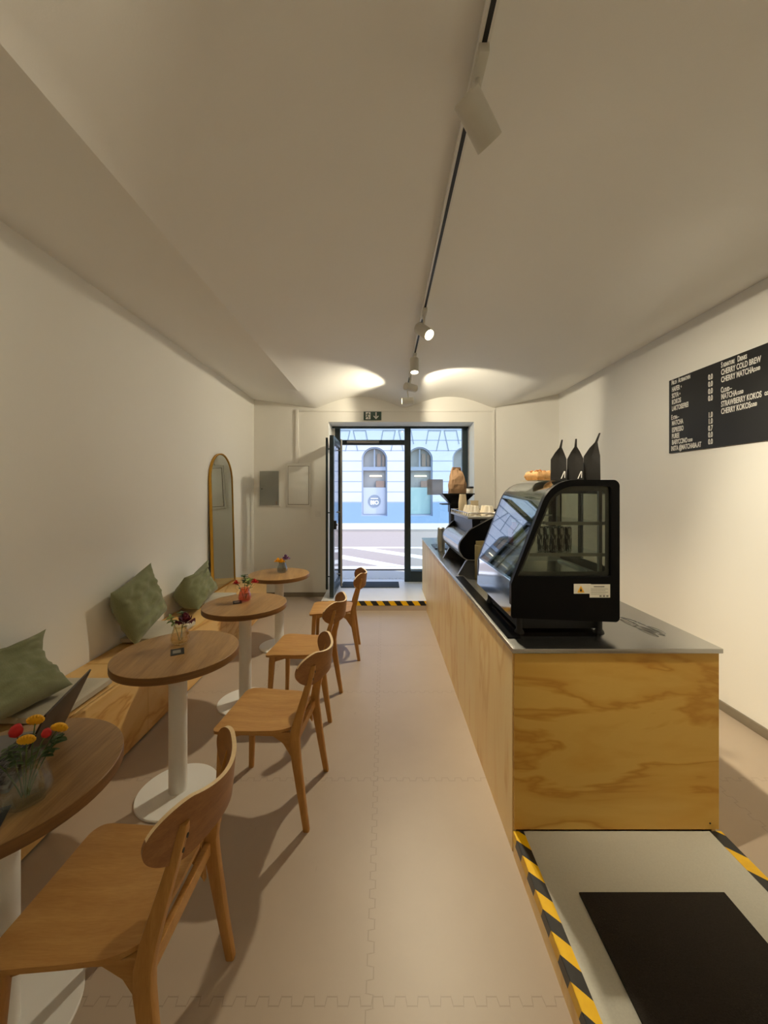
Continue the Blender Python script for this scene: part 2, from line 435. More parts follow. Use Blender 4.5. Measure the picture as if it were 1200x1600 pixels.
def roundpoly(pts, rs, n=6):
    out = []; N = len(pts)
    for i in range(N):
        p = Vector(pts[i]); a = Vector(pts[i - 1]) - p; b = Vector(pts[(i + 1) % N]) - p; r = rs[i] if isinstance(rs, (list, tuple)) else rs
        if r <= 0: out.append(tuple(p)); continue
        a.normalize(); b.normalize(); ang = a.angle(b); d = r / math.tan(ang / 2)
        c = p + (a + b).normalized() * (r / math.sin(ang / 2)); s0 = p + a * d - c; s1 = p + b * d - c
        for k in range(n + 1):
            t = k / n; v = (s0 * (1 - t) + s1 * t).normalized() * r; out.append(tuple(c + v))
    return out

# ------------------------------------------------------------------ setting: shell of the room
XL, XR, YF, YB = -1.98, 2.48, 5.85, -1.9
ZT = 3.35
def ceil_rows():
    def near(x):
        u = max(-1, min(1, (x - 0.32) / 1.37)); b = 2.900 if u < 0 else 2.935; return b + (3.06 - b) * (1 - abs(u) ** 2.2)
    def far(x):
        u = (x + 1.05) / 1.37; f = abs(math.sin(PI * u)); return 2.872 + 0.155 * (math.sqrt(f * f + 0.012) - 0.11) / 0.9
    ys = [YB - 0.15] + [i * 0.5 for i in range(-3, 7)] + [3.25 + 0.0875 * i for i in range(0, 31)]
    ys = sorted(set(ys))
    rows = []
    for y in ys:
        t = max(0, min(1, (y - 2.2) / (YF - 2.2)))
        wgt = t ** 6; t2 = t ** 1.5
        row = [(XL - 0.15, 3.0), (XL, 3.0), (-1.3, 2.905), (-1.095, 2.878)]
        for i in range(57):
            x = -1.05 + 2.74 * i / 56; z = near(x) * (1 - wgt) + far(x) * wgt + 0.075 * math.exp(-((y - 4.95) / 0.75) ** 2) * abs(math.sin(PI * (x + 1.05) / 1.37)) ** 1.2
            e = min(1, min(x + 1.05, 1.69 - x) / 0.06)
            row.append((x, z))
        xr = 1.96 * (1 - t2) + 1.72 * t2
        row += [(xr, 2.885), ((xr + XR) / 2, 2.93), (XR, 2.985), (XR + 0.15, 2.985)]
        rows.append([(x, y, z) for x, z in row])
    return rows
m = MB(); rows = ceil_rows(); V = [[m.bm.verts.new(p) for p in r] for r in rows]
for A, B in zip(V, V[1:]):
    for i in range(len(A) - 1): m.bm.faces.new((A[i], A[i + 1], B[i + 1], B[i]))
struct(m.build('ceiling', M['ceil'], smooth=28))
struct(MB().box(XL - 0.2, XR + 0.2, YB - 0.2, 5.16, -0.12, 0).box(XL - 0.2, -0.84, 5.16, YF + 0.1, -0.12, 0).box(0.57, XR + 0.2, 5.16, YF + 0.1, -0.12, 0).build('floor', M['floor']))
struct(MB().box(XL - 0.2, XL, YB - 0.2, YF + 0.5, -0.05, ZT).build('wall_left', M['wall']))
struct(MB().box(XR, XR + 0.2, YB - 0.2, 5.55, -0.05, ZT).build('wall_right', M['wall']))
struct(MB().box(XL - 0.2, XR + 0.2, YB - 0.2, YB, -0.05, ZT).build('wall_near', M['wall']))
OX0, OX1, OZ = -0.845, 1.375, 2.66
m = MB().box(XL - 0.1, OX0, YF, 6.4, -0.05, ZT).box(OX0, OX1, YF, 6.4, OZ, ZT).box(OX1, 1.72, YF, 6.4, -0.05, ZT)
m.prism([(1.69, YF), (2.6, 5.39), (2.6, 6.4), (1.70, 6.4)], -0.05, ZT, 'z')
struct(m.build('wall_far', M['wall']))
struct(MB().box(XL - 0.2, XR + 0.2, YB - 0.2, YF + 0.6, ZT, ZT + 0.1).build('ceiling', M['ceil']))
# skirting
struct(MB().box(XL, OX0 - 0.0, YF - 0.014, YF, 0, 0.065).build('baseboard_far', M['trim'], bevel=0.003))
struct(MB().box(XR - 0.014, XR, YB, 5.45, 0, 0.065).build('baseboard_right', M['trim'], bevel=0.003))
struct(MB().box(XL, XL + 0.014, YB, 0.75, 0, 0.065).build('baseboard_left', M['trim'], bevel=0.003))
# entrance step
struct(MB().box(OX0, 0.572, 5.16, 6.42, -0.02, 0.13).box(0.572, OX1, YF - 0.04, 6.42, -0.02, 0.13)
       .build('entrance_step', None, mats=[M['step_face'], M['step']], matf=lambda f: 1 if f.normal.z > 0.5 else 0))
# shop front: fixed frame, fixed pane, transom light
GY = 6.25
wf = struct(MB().box(OX0, OX1, GY, GY + 0.07, OZ - 0.03, OZ).box(-0.80, -0.715, GY, GY + 0.07, 0.13, OZ - 0.03)
            .box(0.335, 0.435, GY, GY + 0.07, 0.13, OZ - 0.03).box(1.275, OX1 - 0.012, GY, GY + 0.07, 0.13, OZ - 0.03)
            .box(-0.715, 0.335, GY, GY + 0.07, 2.36, 2.44).box(0.435, 1.275, GY, GY + 0.07, 0.13, 0.305).build('window_1', M['frame'], bevel=0.004))
g1 = MB().box(0.435, 1.275, GY + 0.03, GY + 0.036, 0.305, OZ - 0.03).build('pane', M['glass'], wf)
g2 = MB().box(-0.715, 0.335, GY + 0.03, GY + 0.036, 2.44, OZ - 0.03).build('pane', M['glass'], wf)
MB().box(OX0, -0.80, GY, GY + 0.07, 0.13, OZ - 0.03).build('side_filler', M['white_paint'], wf)
# door leaf, opened inwards by ninety degrees
LX = -0.715
door = struct(MB().box(LX - 0.028, LX + 0.028, 5.24, 5.335, 0.15, 2.37).box(LX - 0.028, LX + 0.028, 6.16, 6.25, 0.15, 2.37)
              .box(LX - 0.028, LX + 0.028, 5.335, 6.16, 0.15, 0.25).box(LX - 0.028, LX + 0.028, 5.335, 6.16, 2.28, 2.37).build('door_1', M['frame'], bevel=0.004))
MB().box(LX - 0.004, LX + 0.004, 5.335, 6.16, 0.25, 2.28).build('pane', M['door_glass'], door)
for sx, y in ((-1, 5.42), (1, 5.60)):
    xx = LX + sx * 0.092
    b = MB().cyl((xx, y, 0.22), (xx, y, 2.36), 0.016)
    for z in (0.4, 1.3, 2.2): b.cyl((LX + sx * 0.02, y, z), (xx, y, z), 0.008, n=10)
    b.build('pull_bar', M['steel_dull'] if sx > 0 else M['frame'], door, smooth=40)
MB().box(LX + 0.028, LX + 0.062, 5.265, 5.30, 1.08, 1.20).cyl((LX + 0.05, 5.28, 1.14), (LX + 0.075, 5.28, 1.14), 0.012).build('door_lock', M['black_matte'], door, bevel=0.004)
b = MB().box(-0.60, -0.08, GY - 0.05, GY - 0.005, 2.385, 2.42).build('door_closer', M['steel_dull'], door, bevel=0.004)

# ------------------------------------------------------------------ outside: street and facade
FY = 18.6
WX = [-0.465 + 2.2 * k for k in range(-3, 5)]
def arch(cx, hw, z0, z1, rise, n=14):
    pts = [(cx - hw, z0), (cx + hw, z0), (cx + hw, z1 - rise)]
    R = (hw * hw + rise * rise) / (2 * rise); a0 = math.asin(hw / R)
    for i in range(1, n): a = a0 - 2 * a0 * i / n; pts.append((cx + R * math.sin(a), z1 - R + R * math.cos(a)))
    pts.append((cx - hw, z1 - rise)); return pts
W0, W1, HW, RISE = 0.42, 3.76, 0.62, 0.50
m = MB()
edges = [-14.0]
for cx in WX: edges += [cx - HW, cx + HW]
edges.append(16.0)
for i in range(0, len(edges), 2): m.box(edges[i], edges[i + 1], FY, FY + 0.5, -0.2, 8.5)
for cx in WX:
    m.box(cx - HW, cx + HW, FY, FY + 0.5, -0.2, W0)
    a = arch(cx, HW, W0, W1, RISE)[2:]
    m.prism(a + [(cx - HW, 8.5), (cx + HW, 8.5)], FY, FY + 0.5)
struct(m.build('facade_across_street', M['facade']))
m = MB(); e2 = edges
for i in range(0, len(e2), 2): m.box(e2[i], e2[i + 1], FY - 0.05, FY, 0.0, 1.05)
for cx in WX: m.box(cx - HW, cx + HW, FY - 0.05, FY, 0.0, W0)
struct(m.build('facade_plinth', M['blue_base']))
m = MB()
for cx in WX:   # joints of the flat-arch stones
    for dx0, dx1 in ((-0.30, -0.42), (0.30, 0.42), (-0.80, -1.02), (0.80, 1.02)):
        for s0 in (0,):
            zb, zt = (3.9, 4.55) if abs(dx0) < 0.5 else (3.55, 4.55)
            m.prism([(cx + dx0 - 0.02, zb), (cx + dx0 + 0.02, zb), (cx + dx1 + 0.02, zt), (cx + dx1 - 0.02, zt)], FY - 0.012, FY + 0.01)
    m.box(cx - 1.02, cx - 0.42, FY - 0.012, FY + 0.01, 4.53, 4.57).box(cx + 0.42, cx + 1.02, FY - 0.012, FY + 0.01, 4.53, 4.57)
struct(m.build('facade_stone_joints', M['sign_grey']))
for k, cx in enumerate(WX):
    fr = MB().ringprism(arch(cx, HW, W0, W1, RISE), arch(cx, HW - 0.07, W0 + 0.07, W1 - 0.07, RISE - 0.06), FY + 0.08, FY + 0.22)
    fr.box(cx - HW + 0.07, cx + HW - 0.07, FY + 0.10, FY + 0.2, 2.62, 2.80).box(cx - 0.03, cx + 0.03, FY + 0.12, FY + 0.2, 2.80, 3.66)
    f = struct(fr.build('window_%d' % (k + 2), M['win_frame']))
    MB().prism(arch(cx, HW - 0.05, W0 + 0.05, W1 - 0.05, RISE - 0.05), FY + 0.34, FY + 0.36).build('pane', M['win_dark'], f)
    film = M['win_film'] if k < 4 else M['win_film_teal']
    MB().box(cx - HW + 0.075, cx + HW - 0.075, FY + 0.2, FY + 0.23, W0 + 0.08, 1.80).build('window_film', film, f)
    MB().box(cx + 0.07, cx + 0.49, FY + 0.2, FY + 0.3, 1.81, 2.12).build('box_on_sill', M['box_brown'], f)
    MB().box(cx + 0.12, cx + 0.30, FY + 0.24, FY + 0.3, 2.82, 3.46).box(cx + 0.38, cx + 0.50, FY + 0.24, FY + 0.3, 2.82, 3.40).build('curtain', M['curtain'], f)
    MB().box(cx - 0.24, cx + 0.36, FY + 0.26, FY + 0.3, 2.33, 2.39).build('lamp_glow', M['glow'], f)
    if k == 3:
        MB().cyl((cx, FY + 0.195, 1.13), (cx, FY + 0.185, 1.13), 0.31, n=40).build('sign_disc', M['sign_grey'], f)
        mt = basis((1, 0, 0), (0, 0, 1), (0, -1, 0), (cx, FY + 0.18, 0.97))
        text('BIO', 0.27, 0.95, mt, 'sign_lettering', M['white_print'], f, 0.003, 0.012, 'CENTER')
        MB().box(cx - 0.19, cx + 0.18, FY + 0.17, FY + 0.18, 1.24, 1.28).build('sign_upper_line', M['white_print'], f)
GZ = 0.05
struct(MB().box(-16, 18, 15.6, FY, -0.2, GZ + 0.02).box(-16, 18, 6.33, 7.4, -0.2, 0.10).build('street_pavement', M['pave']))
struct(MB().box(-16, 18, 7.4, 15.5, -0.2, GZ - 0.06).build('street_road', M['asphalt']))
struct(MB().box(-16, 18, 15.45, 15.6, -0.2, GZ + 0.02).box(-16, 18, 7.3, 7.45, -0.2, 0.10).build('street_kerb', M['kerb']))
m = MB()
for i in range(-6, 7):
    x = i * 1.9; m.prism([(x, 8.2), (x + 0.55, 8.2), (x - 2.3, 10.9), (x - 2.85, 10.9)], GZ - 0.06, GZ - 0.055, 'z')
m.box(-16, 18, 10.9, 11.1, GZ - 0.06, GZ - 0.055).box(-16, 18, 8.0, 8.25, GZ - 0.06, GZ - 0.055)
struct(m.build('road_markings', M['road_paint']))
m = MB()
for i in range(18): m.cyl((-0.66 + i * 0.058, 6.62, 0.10), (-0.66 + i * 0.058, 6.62, 0.108), 0.016, n=12)
struct(m.build('threshold_glints', M['road_paint']))  # white discs painted in for sun glints along the threshold

# ------------------------------------------------------------------ counter, worktop, platform
CX0, CX1, CY0, CY1, CZ = 0.570, 1.475, 1.690, 5.72, 0.89
ct = thing('service_counter', 'long pine plywood service counter running back to the entrance', 'counter', (0, 0, 0))
for a, b in ((CY0 + 0.0185, 3.42), (3.4215, CY1)): MB().box(CX0, CX0 + 0.018, a, b, 0, CZ).build('front_panel', M['front_ply'], ct, bevel=0.0012, seg=1)
MB().box(CX0 + 0.004, CX1, CY0, CY0 + 0.018, 0.112, CZ).build('end_panel', M['end_ply'], ct, bevel=0.0012, seg=1)
MB().box(CX1 - 0.018, CX1, CY0 + 0.0185, CY1, 0, CZ).build('back_panel', M['front_ply'], ct)
MB().box(CX0 + 0.018, CX1 - 0.018, CY1 - 0.02, CY1, 0.13, CZ).build('end_panel', M['front_ply'], ct)
MB().box(CX0 + 0.02, CX1 - 0.02, CY0 + 0.02, CY1 - 0.02, 0.0, 0.05).build('bottom_board', M['front_ply'], ct)
MB().cyl((1.435, CY0 + 0.001, 0.14), (1.435, CY0 - 0.001, 0.14), 0.004, n=10).build('screw', M['black_matte'], ct)
wt = tag(MB().box(CX0 - 0.006, CX1 + 0.012, CY0 - 0.008, CY1 + 0.006, CZ, 0.911).build('worktop', M['steel'], bevel=0.002),
         'brushed stainless steel worktop on top of the plywood counter', 'worktop')
PZ = 0.108
pf = thing('raised_platform', 'low grey platform with plywood side in the right foreground', 'platform', (0, 0, 0))
MB().box(0.571, 1.478, 0.02, 1.687, PZ - 0.012, PZ).build('platform_top', M['platform'], pf)
for a in ((0.569, 0.588, 0.02, 1.687), (1.46, 1.478, 0.02, 1.687), (0.588, 1.46, 0.02, 0.04)): MB().box(*a, 0, PZ - 0.0125).build('side_board', M['front_ply'], pf)
t = MB().box(0.567, 0.613, 0.03, 1.686, PZ + 0.0003, PZ + 0.0012).box(0.5665, 0.5682, 0.03, 1.686, PZ - 0.042, PZ + 0.0012)
tag(t.build('hazard_tape', M['tape_top']), 'black and yellow hazard tape folded over the left edge of the grey platform', 'tape', 'hazard tapes')
t = MB().box(1.430, 1.480, 0.03, 1.686, PZ + 0.0003, PZ + 0.0012)
tag(t.build('hazard_tape', M['tape_right']), 'black and yellow hazard tape along the right edge of the grey platform', 'tape', 'hazard tapes')
tag(MB().box(-0.83, 0.566, 5.1575, 5.1592, 0.068, 0.1305).build('hazard_tape', M['tape_step']), 'black and yellow hazard tape across the front of the entrance step', 'tape', 'hazard tapes')
tag(MB().box(0.722, 1.262, 0.62, 1.424, PZ, PZ + 0.008).build('floor_mat', M['mat'], bevel=0.003), 'dark brown-black carpet mat lying on the grey platform', 'mat')
tag(MB().box(-0.66, 0.235, 5.86, 6.22, 0.13, 0.142).build('door_mat', M['door_mat'], bevel=0.003), 'dark grey door mat on the step just inside the glass door', 'mat')

# ------------------------------------------------------------------ bench, pads, pillows, mirror
BX = -1.56; BZ = 0.46
bn = thing('bench', 'low pine plywood bench running along the left wall', 'bench', (0, 0, 0))
seams = [0.15, 1.28, 2.54, 3.80, 5.10]
for a, b in zip(seams, seams[1:]):
    MB().box(XL + 0.006, BX - 0.030, a + 0.002, b - 0.002, BZ - 0.02, BZ).build('seat_board', M['bench_ply'], bn, bevel=0.0015, seg=1)
for a, b in zip(seams, seams[1:]):
    MB().box(BX - 0.018, BX, a + 0.001, b - 0.001, 0.012, BZ).build('front_panel', M['bench_ply'], bn, bevel=0.0015, seg=1)
for y in (0.15, 5.08): MB().box(XL + 0.006, BX - 0.019, y, y + 0.02, 0, BZ - 0.021).build('end_panel', M['bench_ply'], bn)
MB().box(XL + 0.006, BX - 0.03, 0.17, 5.08, 0.0, BZ - 0.03).build('carcass', M['black_matte'], bn)  # coloured black to paint the shadow gap behind the front panels

def pad(x0, x1, y0, y1, label):
    hx, hy, cx, cy = (x1 - x0) / 2, (y1 - y0) / 2, (x0 + x1) / 2, (y0 + y1) / 2
    def f(sgn):
        def g(u, v):
            a, b = 2 * u - 1, 2 * v - 1
            e = (1 - abs(a) ** 8) * (1 - abs(b) ** 8)
            zz = 0.026 + sgn * (0.014 + 0.011 * max(0, e) ** 0.5)
            return Vector((a * hx, b * hy, zz + 0.002 * noise.noise((a * 3, b * 3, cy))))
        return g
    o = MB().shell(f(1), f(-1), 22, 22).build('seat_pad', M['pad'], smooth=60)
    o.location = (cx, cy, BZ + 0.003); return tag(o, label, 'cushion', 'beige seat pads on the bench')
pad(-1.965, -1.600, 1.86, 2.26, 'flat beige seat pad on the bench under the nearest green pillow')
pad(-1.965, -1.600, 2.86, 3.26, 'flat beige seat pad on the bench under the middle green pillow')
pad(-1.965, -1.600, 3.76, 4.16, 'flat beige seat pad under the slumped pillow beside the mirror')

def pillow(loc, size, thick, tilt, roll, yaw, seed, label, sq=1.0, sag=0.0, ear=0.0):
    """square cushion; local z = up along its height, x = thickness; tilt leans it back on the wall"""
    h = size / 2
    rnd = random.Random(seed)
    def f(sgn):
        def g(u, v):
            a, b = -math.cos(PI * u), -math.cos(PI * v)
            pinch = 1 - 0.07 * (1 - a * a) * abs(b) ** 3; pinch2 = 1 - 0.07 * (1 - b * b) * abs(a) ** 3
            y = a * h * pinch2; z = b * h * pinch * sq
            e = max(0, (1 - abs(a) ** 3.2) * (1 - abs(b) ** 3.2)) ** 0.60
            wr = 0.022 * noise.noise((a * 2.3 + seed, b * 2.3, 0.7)) + 0.016 * noise.noise((a * 4 + seed, b * 7, 2.7)) \
                + 0.012 * math.exp(-((b - 0.55 - 0.12 * math.sin(3 * a + seed)) / 0.10) ** 2) * -1 * abs(sag)
            x = sgn * (thick / 2 * e) + wr * min(1, e * e * 1.6)
            # slump: the lower half bulges, the top flops forward
            x += sag * 0.10 * max(0, b) ** 2 - sag * 0.05 * (1 - b * b)
            z -= sag * 0.05 * max(0, b) ** 2 * (1 - 0.7 * abs(a))
            x += 0.02 * ear * max(0, a * b) ** 3
            return Vector((x, y, z))
        return g
    o = MB().shell(f(1), f(-1), 52, 52).build('green_pillow', M['sage'], smooth=70)
    o.matrix_world = Matrix.Translation(loc) @ Matrix.Rotation(yaw, 4, 'Z') @ Matrix.Rotation(-tilt, 4, 'Y') @ Matrix.Rotation(roll, 4, 'X')
    bpy.context.view_layer.update()
    P = [o.matrix_world @ v.co for v in o.data.vertices]; mn = min(p.z for p in P); mx = min(p.x for p in P)
    o.matrix_world = Matrix.Translation((XL + 0.004 - mx, 0, BZ + 0.048 - mn)) @ o.matrix_world
    return tag(o, label, 'pillow', 'sage green pillows on the bench')
pillow((-1.80, 1.86, 0.66), 0.48, 0.25, 0.85, math.radians(-6), 0.0, 3, 'slumped sage green pillow nearest the camera, behind the laptop', 0.70, 0.8, 1)
pillow((-1.86, 2.90, 0.71), 0.49, 0.19, 0.27, math.radians(14), 0.0, 11, 'upright square sage green pillow in the middle of the bench', 0.88, 0.2, 1)
pillow((-1.82, 3.72, 0.66), 0.50, 0.27, 0.55, math.radians(10), -0.05, 23, 'crumpled sage green pillow beside the arched mirror', 0.66, 0.9, 1)

mr = thing('arched_mirror', 'tall arched mirror with thin gold frame leaning on left wall', 'mirror', (-1.925, 4.635, BZ), 0)
mr.rotation_euler = (0, math.radians(-1.6), 0)
def archp(hw, z0, z1, n=20):
    return [(-hw, z0), (hw, z0)] + [(hw * math.cos(PI * i / n), z1 - hw * 1.0 + hw * math.sin(PI * i / n)) for i in range(n + 1)]
MB().ringprism(archp(0.315, 0.0, 1.60), archp(0.298, 0.017, 1.583), -0.014, 0.014, 'x').build('frame', M['gold'], mr, smooth=40)
MB().prism(archp(0.299, 0.016, 1.584), -0.006, 0.006, 'x').build('mirror_glass', M['mirror'], mr)

# ------------------------------------------------------------------ tables
TABLES = [(-1.14, 1.14), (-1.10, 2.05), (-1.055, 2.92), (-1.085, 3.98)]
def make_table():
    t = thing('round_table', '', 'table')
    p = roundpoly([(0, 0.712), (0.305, 0.712), (0.305, 0.75), (0, 0.75)], [0, 0.003, 0.003, 0], 3)
    p = [q for q in p if q[0] > 1e-6]
    MB().lathe(p, 72).build('tabletop', None, t, smooth=40, mats=[M['table'], M['table_edge']], matf=lambda f: 0 if abs(f.normal.z) > 0.7 else 1)
    MB().lathe([(0.045, 0.011), (0.045, 0.705)], 40).build('column', M['white_metal'], t, smooth=40)
    MB().lathe([(0.198, 0.0), (0.2, 0.002), (0.2, 0.008), (0.197, 0.011)], 64).build('base_plate', M['white_metal'], t, smooth=30)
    MB().lathe([(0.11, 0.704), (0.11, 0.7118)], 24).build('top_plate', M['white_metal'], t, smooth=30)
    return t
tl = ['round oak table with the laptop, nearest the camera', 'round oak table holding the vase of burgundy flowers',
      'round oak table holding the pink glass vase', 'farthest round oak table, with yellow and purple flowers']
tb = make_table(); tb.location = (*TABLES[0], 0); tb['label'] = tl[0]; tb['group'] = 'round tables along the bench'
for i in (1, 2, 3): dup(tb, (*TABLES[i], 0), [0, 0.12, -0.1, 0.2][i], tl[i])

# ------------------------------------------------------------------ chairs
def make_chair():
    c = thing('dining_chair', '', 'chair')
    # seat: rounded trapezoid, lightly dished
    x0, x1 = -0.165, 0.235
    def hw(x):
        W = 0.180 + 0.030 * (x - x0) / (x1 - x0); rr, rf = 0.11, 0.045
        if x - x0 < rr: d = rr - (x - x0); W += -rr * 0.62 + 0.62 * math.sqrt(max(0, rr * rr - d * d))
        if x1 - x < rf: d = rf - (x1 - x); W += -rf + math.sqrt(max(0, rf * rf - d * d))
        return W
    def st(dz):
        def g(u, v):
            s = (1 - math.cos(PI * u)) / 2
            x = x0 + (x1 - x0) * s; b = 2 * v - 1; y = hw(x) * b
            z = 0.452 - 0.014 * (1 - b * b) * math.sin(PI * min(1, max(0, (x - x0) / 0.42))) + 0.006 * max(0, (0.02 - x) / 0.18) - 0.010 * max(0, (x - 0.14) / 0.095) ** 2
            return Vector((x, y, z - dz))
        return g
    MB().shell(st(0), st(0.014), 36, 16).build('seat', None, c, smooth=50, mats=[M['oak'], M['ply_edge']], matf=lambda f: 0 if abs(f.normal.z) > 0.5 else 0)
    # backrest: bent veneer with rounded lobes
    def bk(dx):
        def g(u, v):
            s = -math.cos(PI * u); b = 2 * v - 1
            y = 0.208 * s; x = -0.295 + 0.115 * abs(s) ** 2
            hb = 0.060 + 0.018 * min(1, abs(s) / 0.62) ** 2; a = 0.60
            if abs(s) > a: hb *= math.sqrt(max(0, 1 - ((abs(s) - a) / (1 - a)) ** 2)) * 0.999 + 0.001
            zc = 0.736 + 0.006 * s * s
            z = zc + b * hb
            n = Vector((1, -2 * 0.115 * s / 0.208, 0)).normalized()
            return Vector((x - 0.10 * (z - 0.728), y, z)) - n * dx
        return g
    MB().shell(bk(0), bk(0.013), 48, 10).build('backrest', None, c, smooth=45, mats=[M['oak_back'], M['ply_edge']],
                                              matf=lambda f: 1 if (abs(f.normal.z) > 0.55 and f.calc_area() < 4e-4) else 0)
    def stick(pts, dims):
        R = []
        for (x, y, z), (a, b) in zip(pts, dims):
            q = roundpoly([(-a / 2, -b / 2), (a / 2, -b / 2), (a / 2, b / 2), (-a / 2, b / 2)], min(a, b) * 0.22, 2)
            R.append([Vector((x + u, y + v, z)) for u, v in q])
        return MB().loft(R)
    for s in (-1, 1):
        P = [(-0.235, s * 0.196, 0.0), (-0.212, s * 0.191, 0.14), (-0.187, s * 0.187, 0.30), (-0.176, s * 0.184, 0.38), (-0.174, s * 0.180, 0.43), (-0.184, s * 0.175, 0.49), (-0.220, s * 0.163, 0.62), (-0.252, s * 0.151, 0.740), (-0.256, s * 0.149, 0.760)]
        D = [(0.028, 0.028), (0.034, 0.030), (0.043, 0.031), (0.048, 0.031), (0.048, 0.031), (0.046, 0.031), (0.034, 0.028), (0.026, 0.026), (0.018, 0.020)]
        lg = stick(P, D).build('rear_leg', M['oak_leg'], c, smooth=40)
        for z in (0.695, 0.73):
            xs, ys = -0.2415 - 0.26 * (z - 0.7) - 0.0150, s * (0.1553 - 0.096 * (z - 0.7))
            MB().cyl((xs, ys, z), (xs - 0.0015, ys, z), 0.0055, n=12).build('screw', M['black_matte'], lg)
        P = [(0.205, s * 0.188, 0.0), (0.198, s * 0.182, 0.2), (0.190, s * 0.176, 0.37), (0.184, s * 0.174, 0.436)]
        stick(P, [(0.026, 0.026), (0.032, 0.030), (0.040, 0.032), (0.042, 0.032)]).build('front_leg', M['oak_leg'], c, smooth=40)
        MB().prism([(-0.165, 0.30), (-0.155, 0.437), (0.185, 0.436), (0.18, 0.385), (0.10, 0.412), (-0.06, 0.416), (-0.11, 0.385)], s * 0.150, s * 0.170, 'y').build('side_rail', M['oak'], c, bevel=0.002, seg=1)
    MB().box(-0.178, -0.158, -0.172, 0.172, 0.375, 0.418).build('back_rail', M['oak'], c, bevel=0.002, seg=1)
    MB().box(0.168, 0.186, -0.165, 0.165, 0.385, 0.434).build('front_rail', M['oak'], c, bevel=0.002, seg=1)
    return c
CH = [(-0.762, 1.125, 180), (-0.583, 2.03, 175), (-0.592, 2.885, 175), (-0.482, 3.82, 183)]
cl = ['oak chair nearest the camera, at the table with the laptop', 'oak chair at the table holding burgundy flowers',
      'oak chair at the table holding the pink vase', 'farthest oak chair, closest to the entrance step']
ch = make_chair(); ch.location = (CH[0][0], CH[0][1], 0); ch.rotation_euler = (0, 0, math.radians(CH[0][2])); ch['label'] = cl[0]; ch['group'] = 'oak chairs in a row'
for i in (1, 2, 3): dup(ch, (CH[i][0], CH[i][1], 0), math.radians(CH[i][2]), cl[i])

# ------------------------------------------------------------------ laptop
lp = thing('laptop', 'open dark laptop on the nearest round table', 'laptop', (-1.102, 1.224, 0.7505), math.atan2(0.295, 0.955))
# local: +x = outward (behind the lid), y along the hinge
MB().box(-0.21, 0.0, -0.15, 0.15, 0.0, 0.014).build('base', M['deck'], lp, bevel=0.004)
kb = MB()
for r in range(5):
    for q in range(13): kb.box(-0.105 + r * 0.019, -0.105 + r * 0.019 + 0.0155, -0.132 + q * 0.0204, -0.132 + q * 0.0204 + 0.0168, 0.0141, 0.0156)
kb.build('keyboard', M['keys'], lp)
MB().box(-0.195, -0.125, -0.05, 0.05, 0.0141, 0.0146).build('trackpad', M['laptop'], lp)
Rm = Matrix.Translation((0.0, 0, 0.012)) @ Matrix.Rotation(math.radians(24), 4, 'Y')
MB().box(-0.003, 0.003, -0.15, 0.15, 0.0, 0.212, Rm).build('lid', M['laptop'], lp, bevel=0.002)
MB().box(-0.0042, -0.0032, -0.14, 0.14, 0.012, 0.202, Rm).build('screen', M['screen'], lp)

# ------------------------------------------------------------------ vases and flowers
def vase(loc, mat, label, s=1.0, seed=0):
    wz = lambda a, z: 1 + 0.05 * math.cos(7 * a + seed)
    prof = [(0.002, 0.0), (0.036, 0.0), (0.047, 0.008), (0.051, 0.024), (0.047, 0.05), (0.038, 0.078), (0.033, 0.094), (0.034, 0.102), (0.0365, 0.106),
            (0.0345, 0.106), (0.0315, 0.101), (0.0305, 0.093), (0.035, 0.077), (0.044, 0.05), (0.0475, 0.026), (0.042, 0.012), (0.002, 0.010)]
    o = MB().lathe([(r * s, z * s) for r, z in prof], 42, (0, 0, 0), wz).build('glass_vase', mat, smooth=60)
    o.location = loc; return tag(o, label, 'vase', 'faceted glass vases on the tables')
def leaf(m, base, d, ln, wd, curl=0.2):
    d = Vector(d).normalized(); up = Vector((0, 0, 1)); sd = d.cross(up)
    sd = sd.normalized() if sd.length > 1e-3 else Vector((1, 0, 0)); nn = sd.cross(d)
    def g(k):
        def f(u, v):
            b = 2 * v - 1; ww = wd * math.sin(PI * (0.04 + 0.93 * u)) ** 0.8
            return Vector(base) + d * ln * u + sd * b * ww / 2 + nn * (-curl * ln * u * u + 0.12 * ww * b * b) + nn * k
        return f
    m.shell(g(0.0004), g(-0.0004), 6, 4)
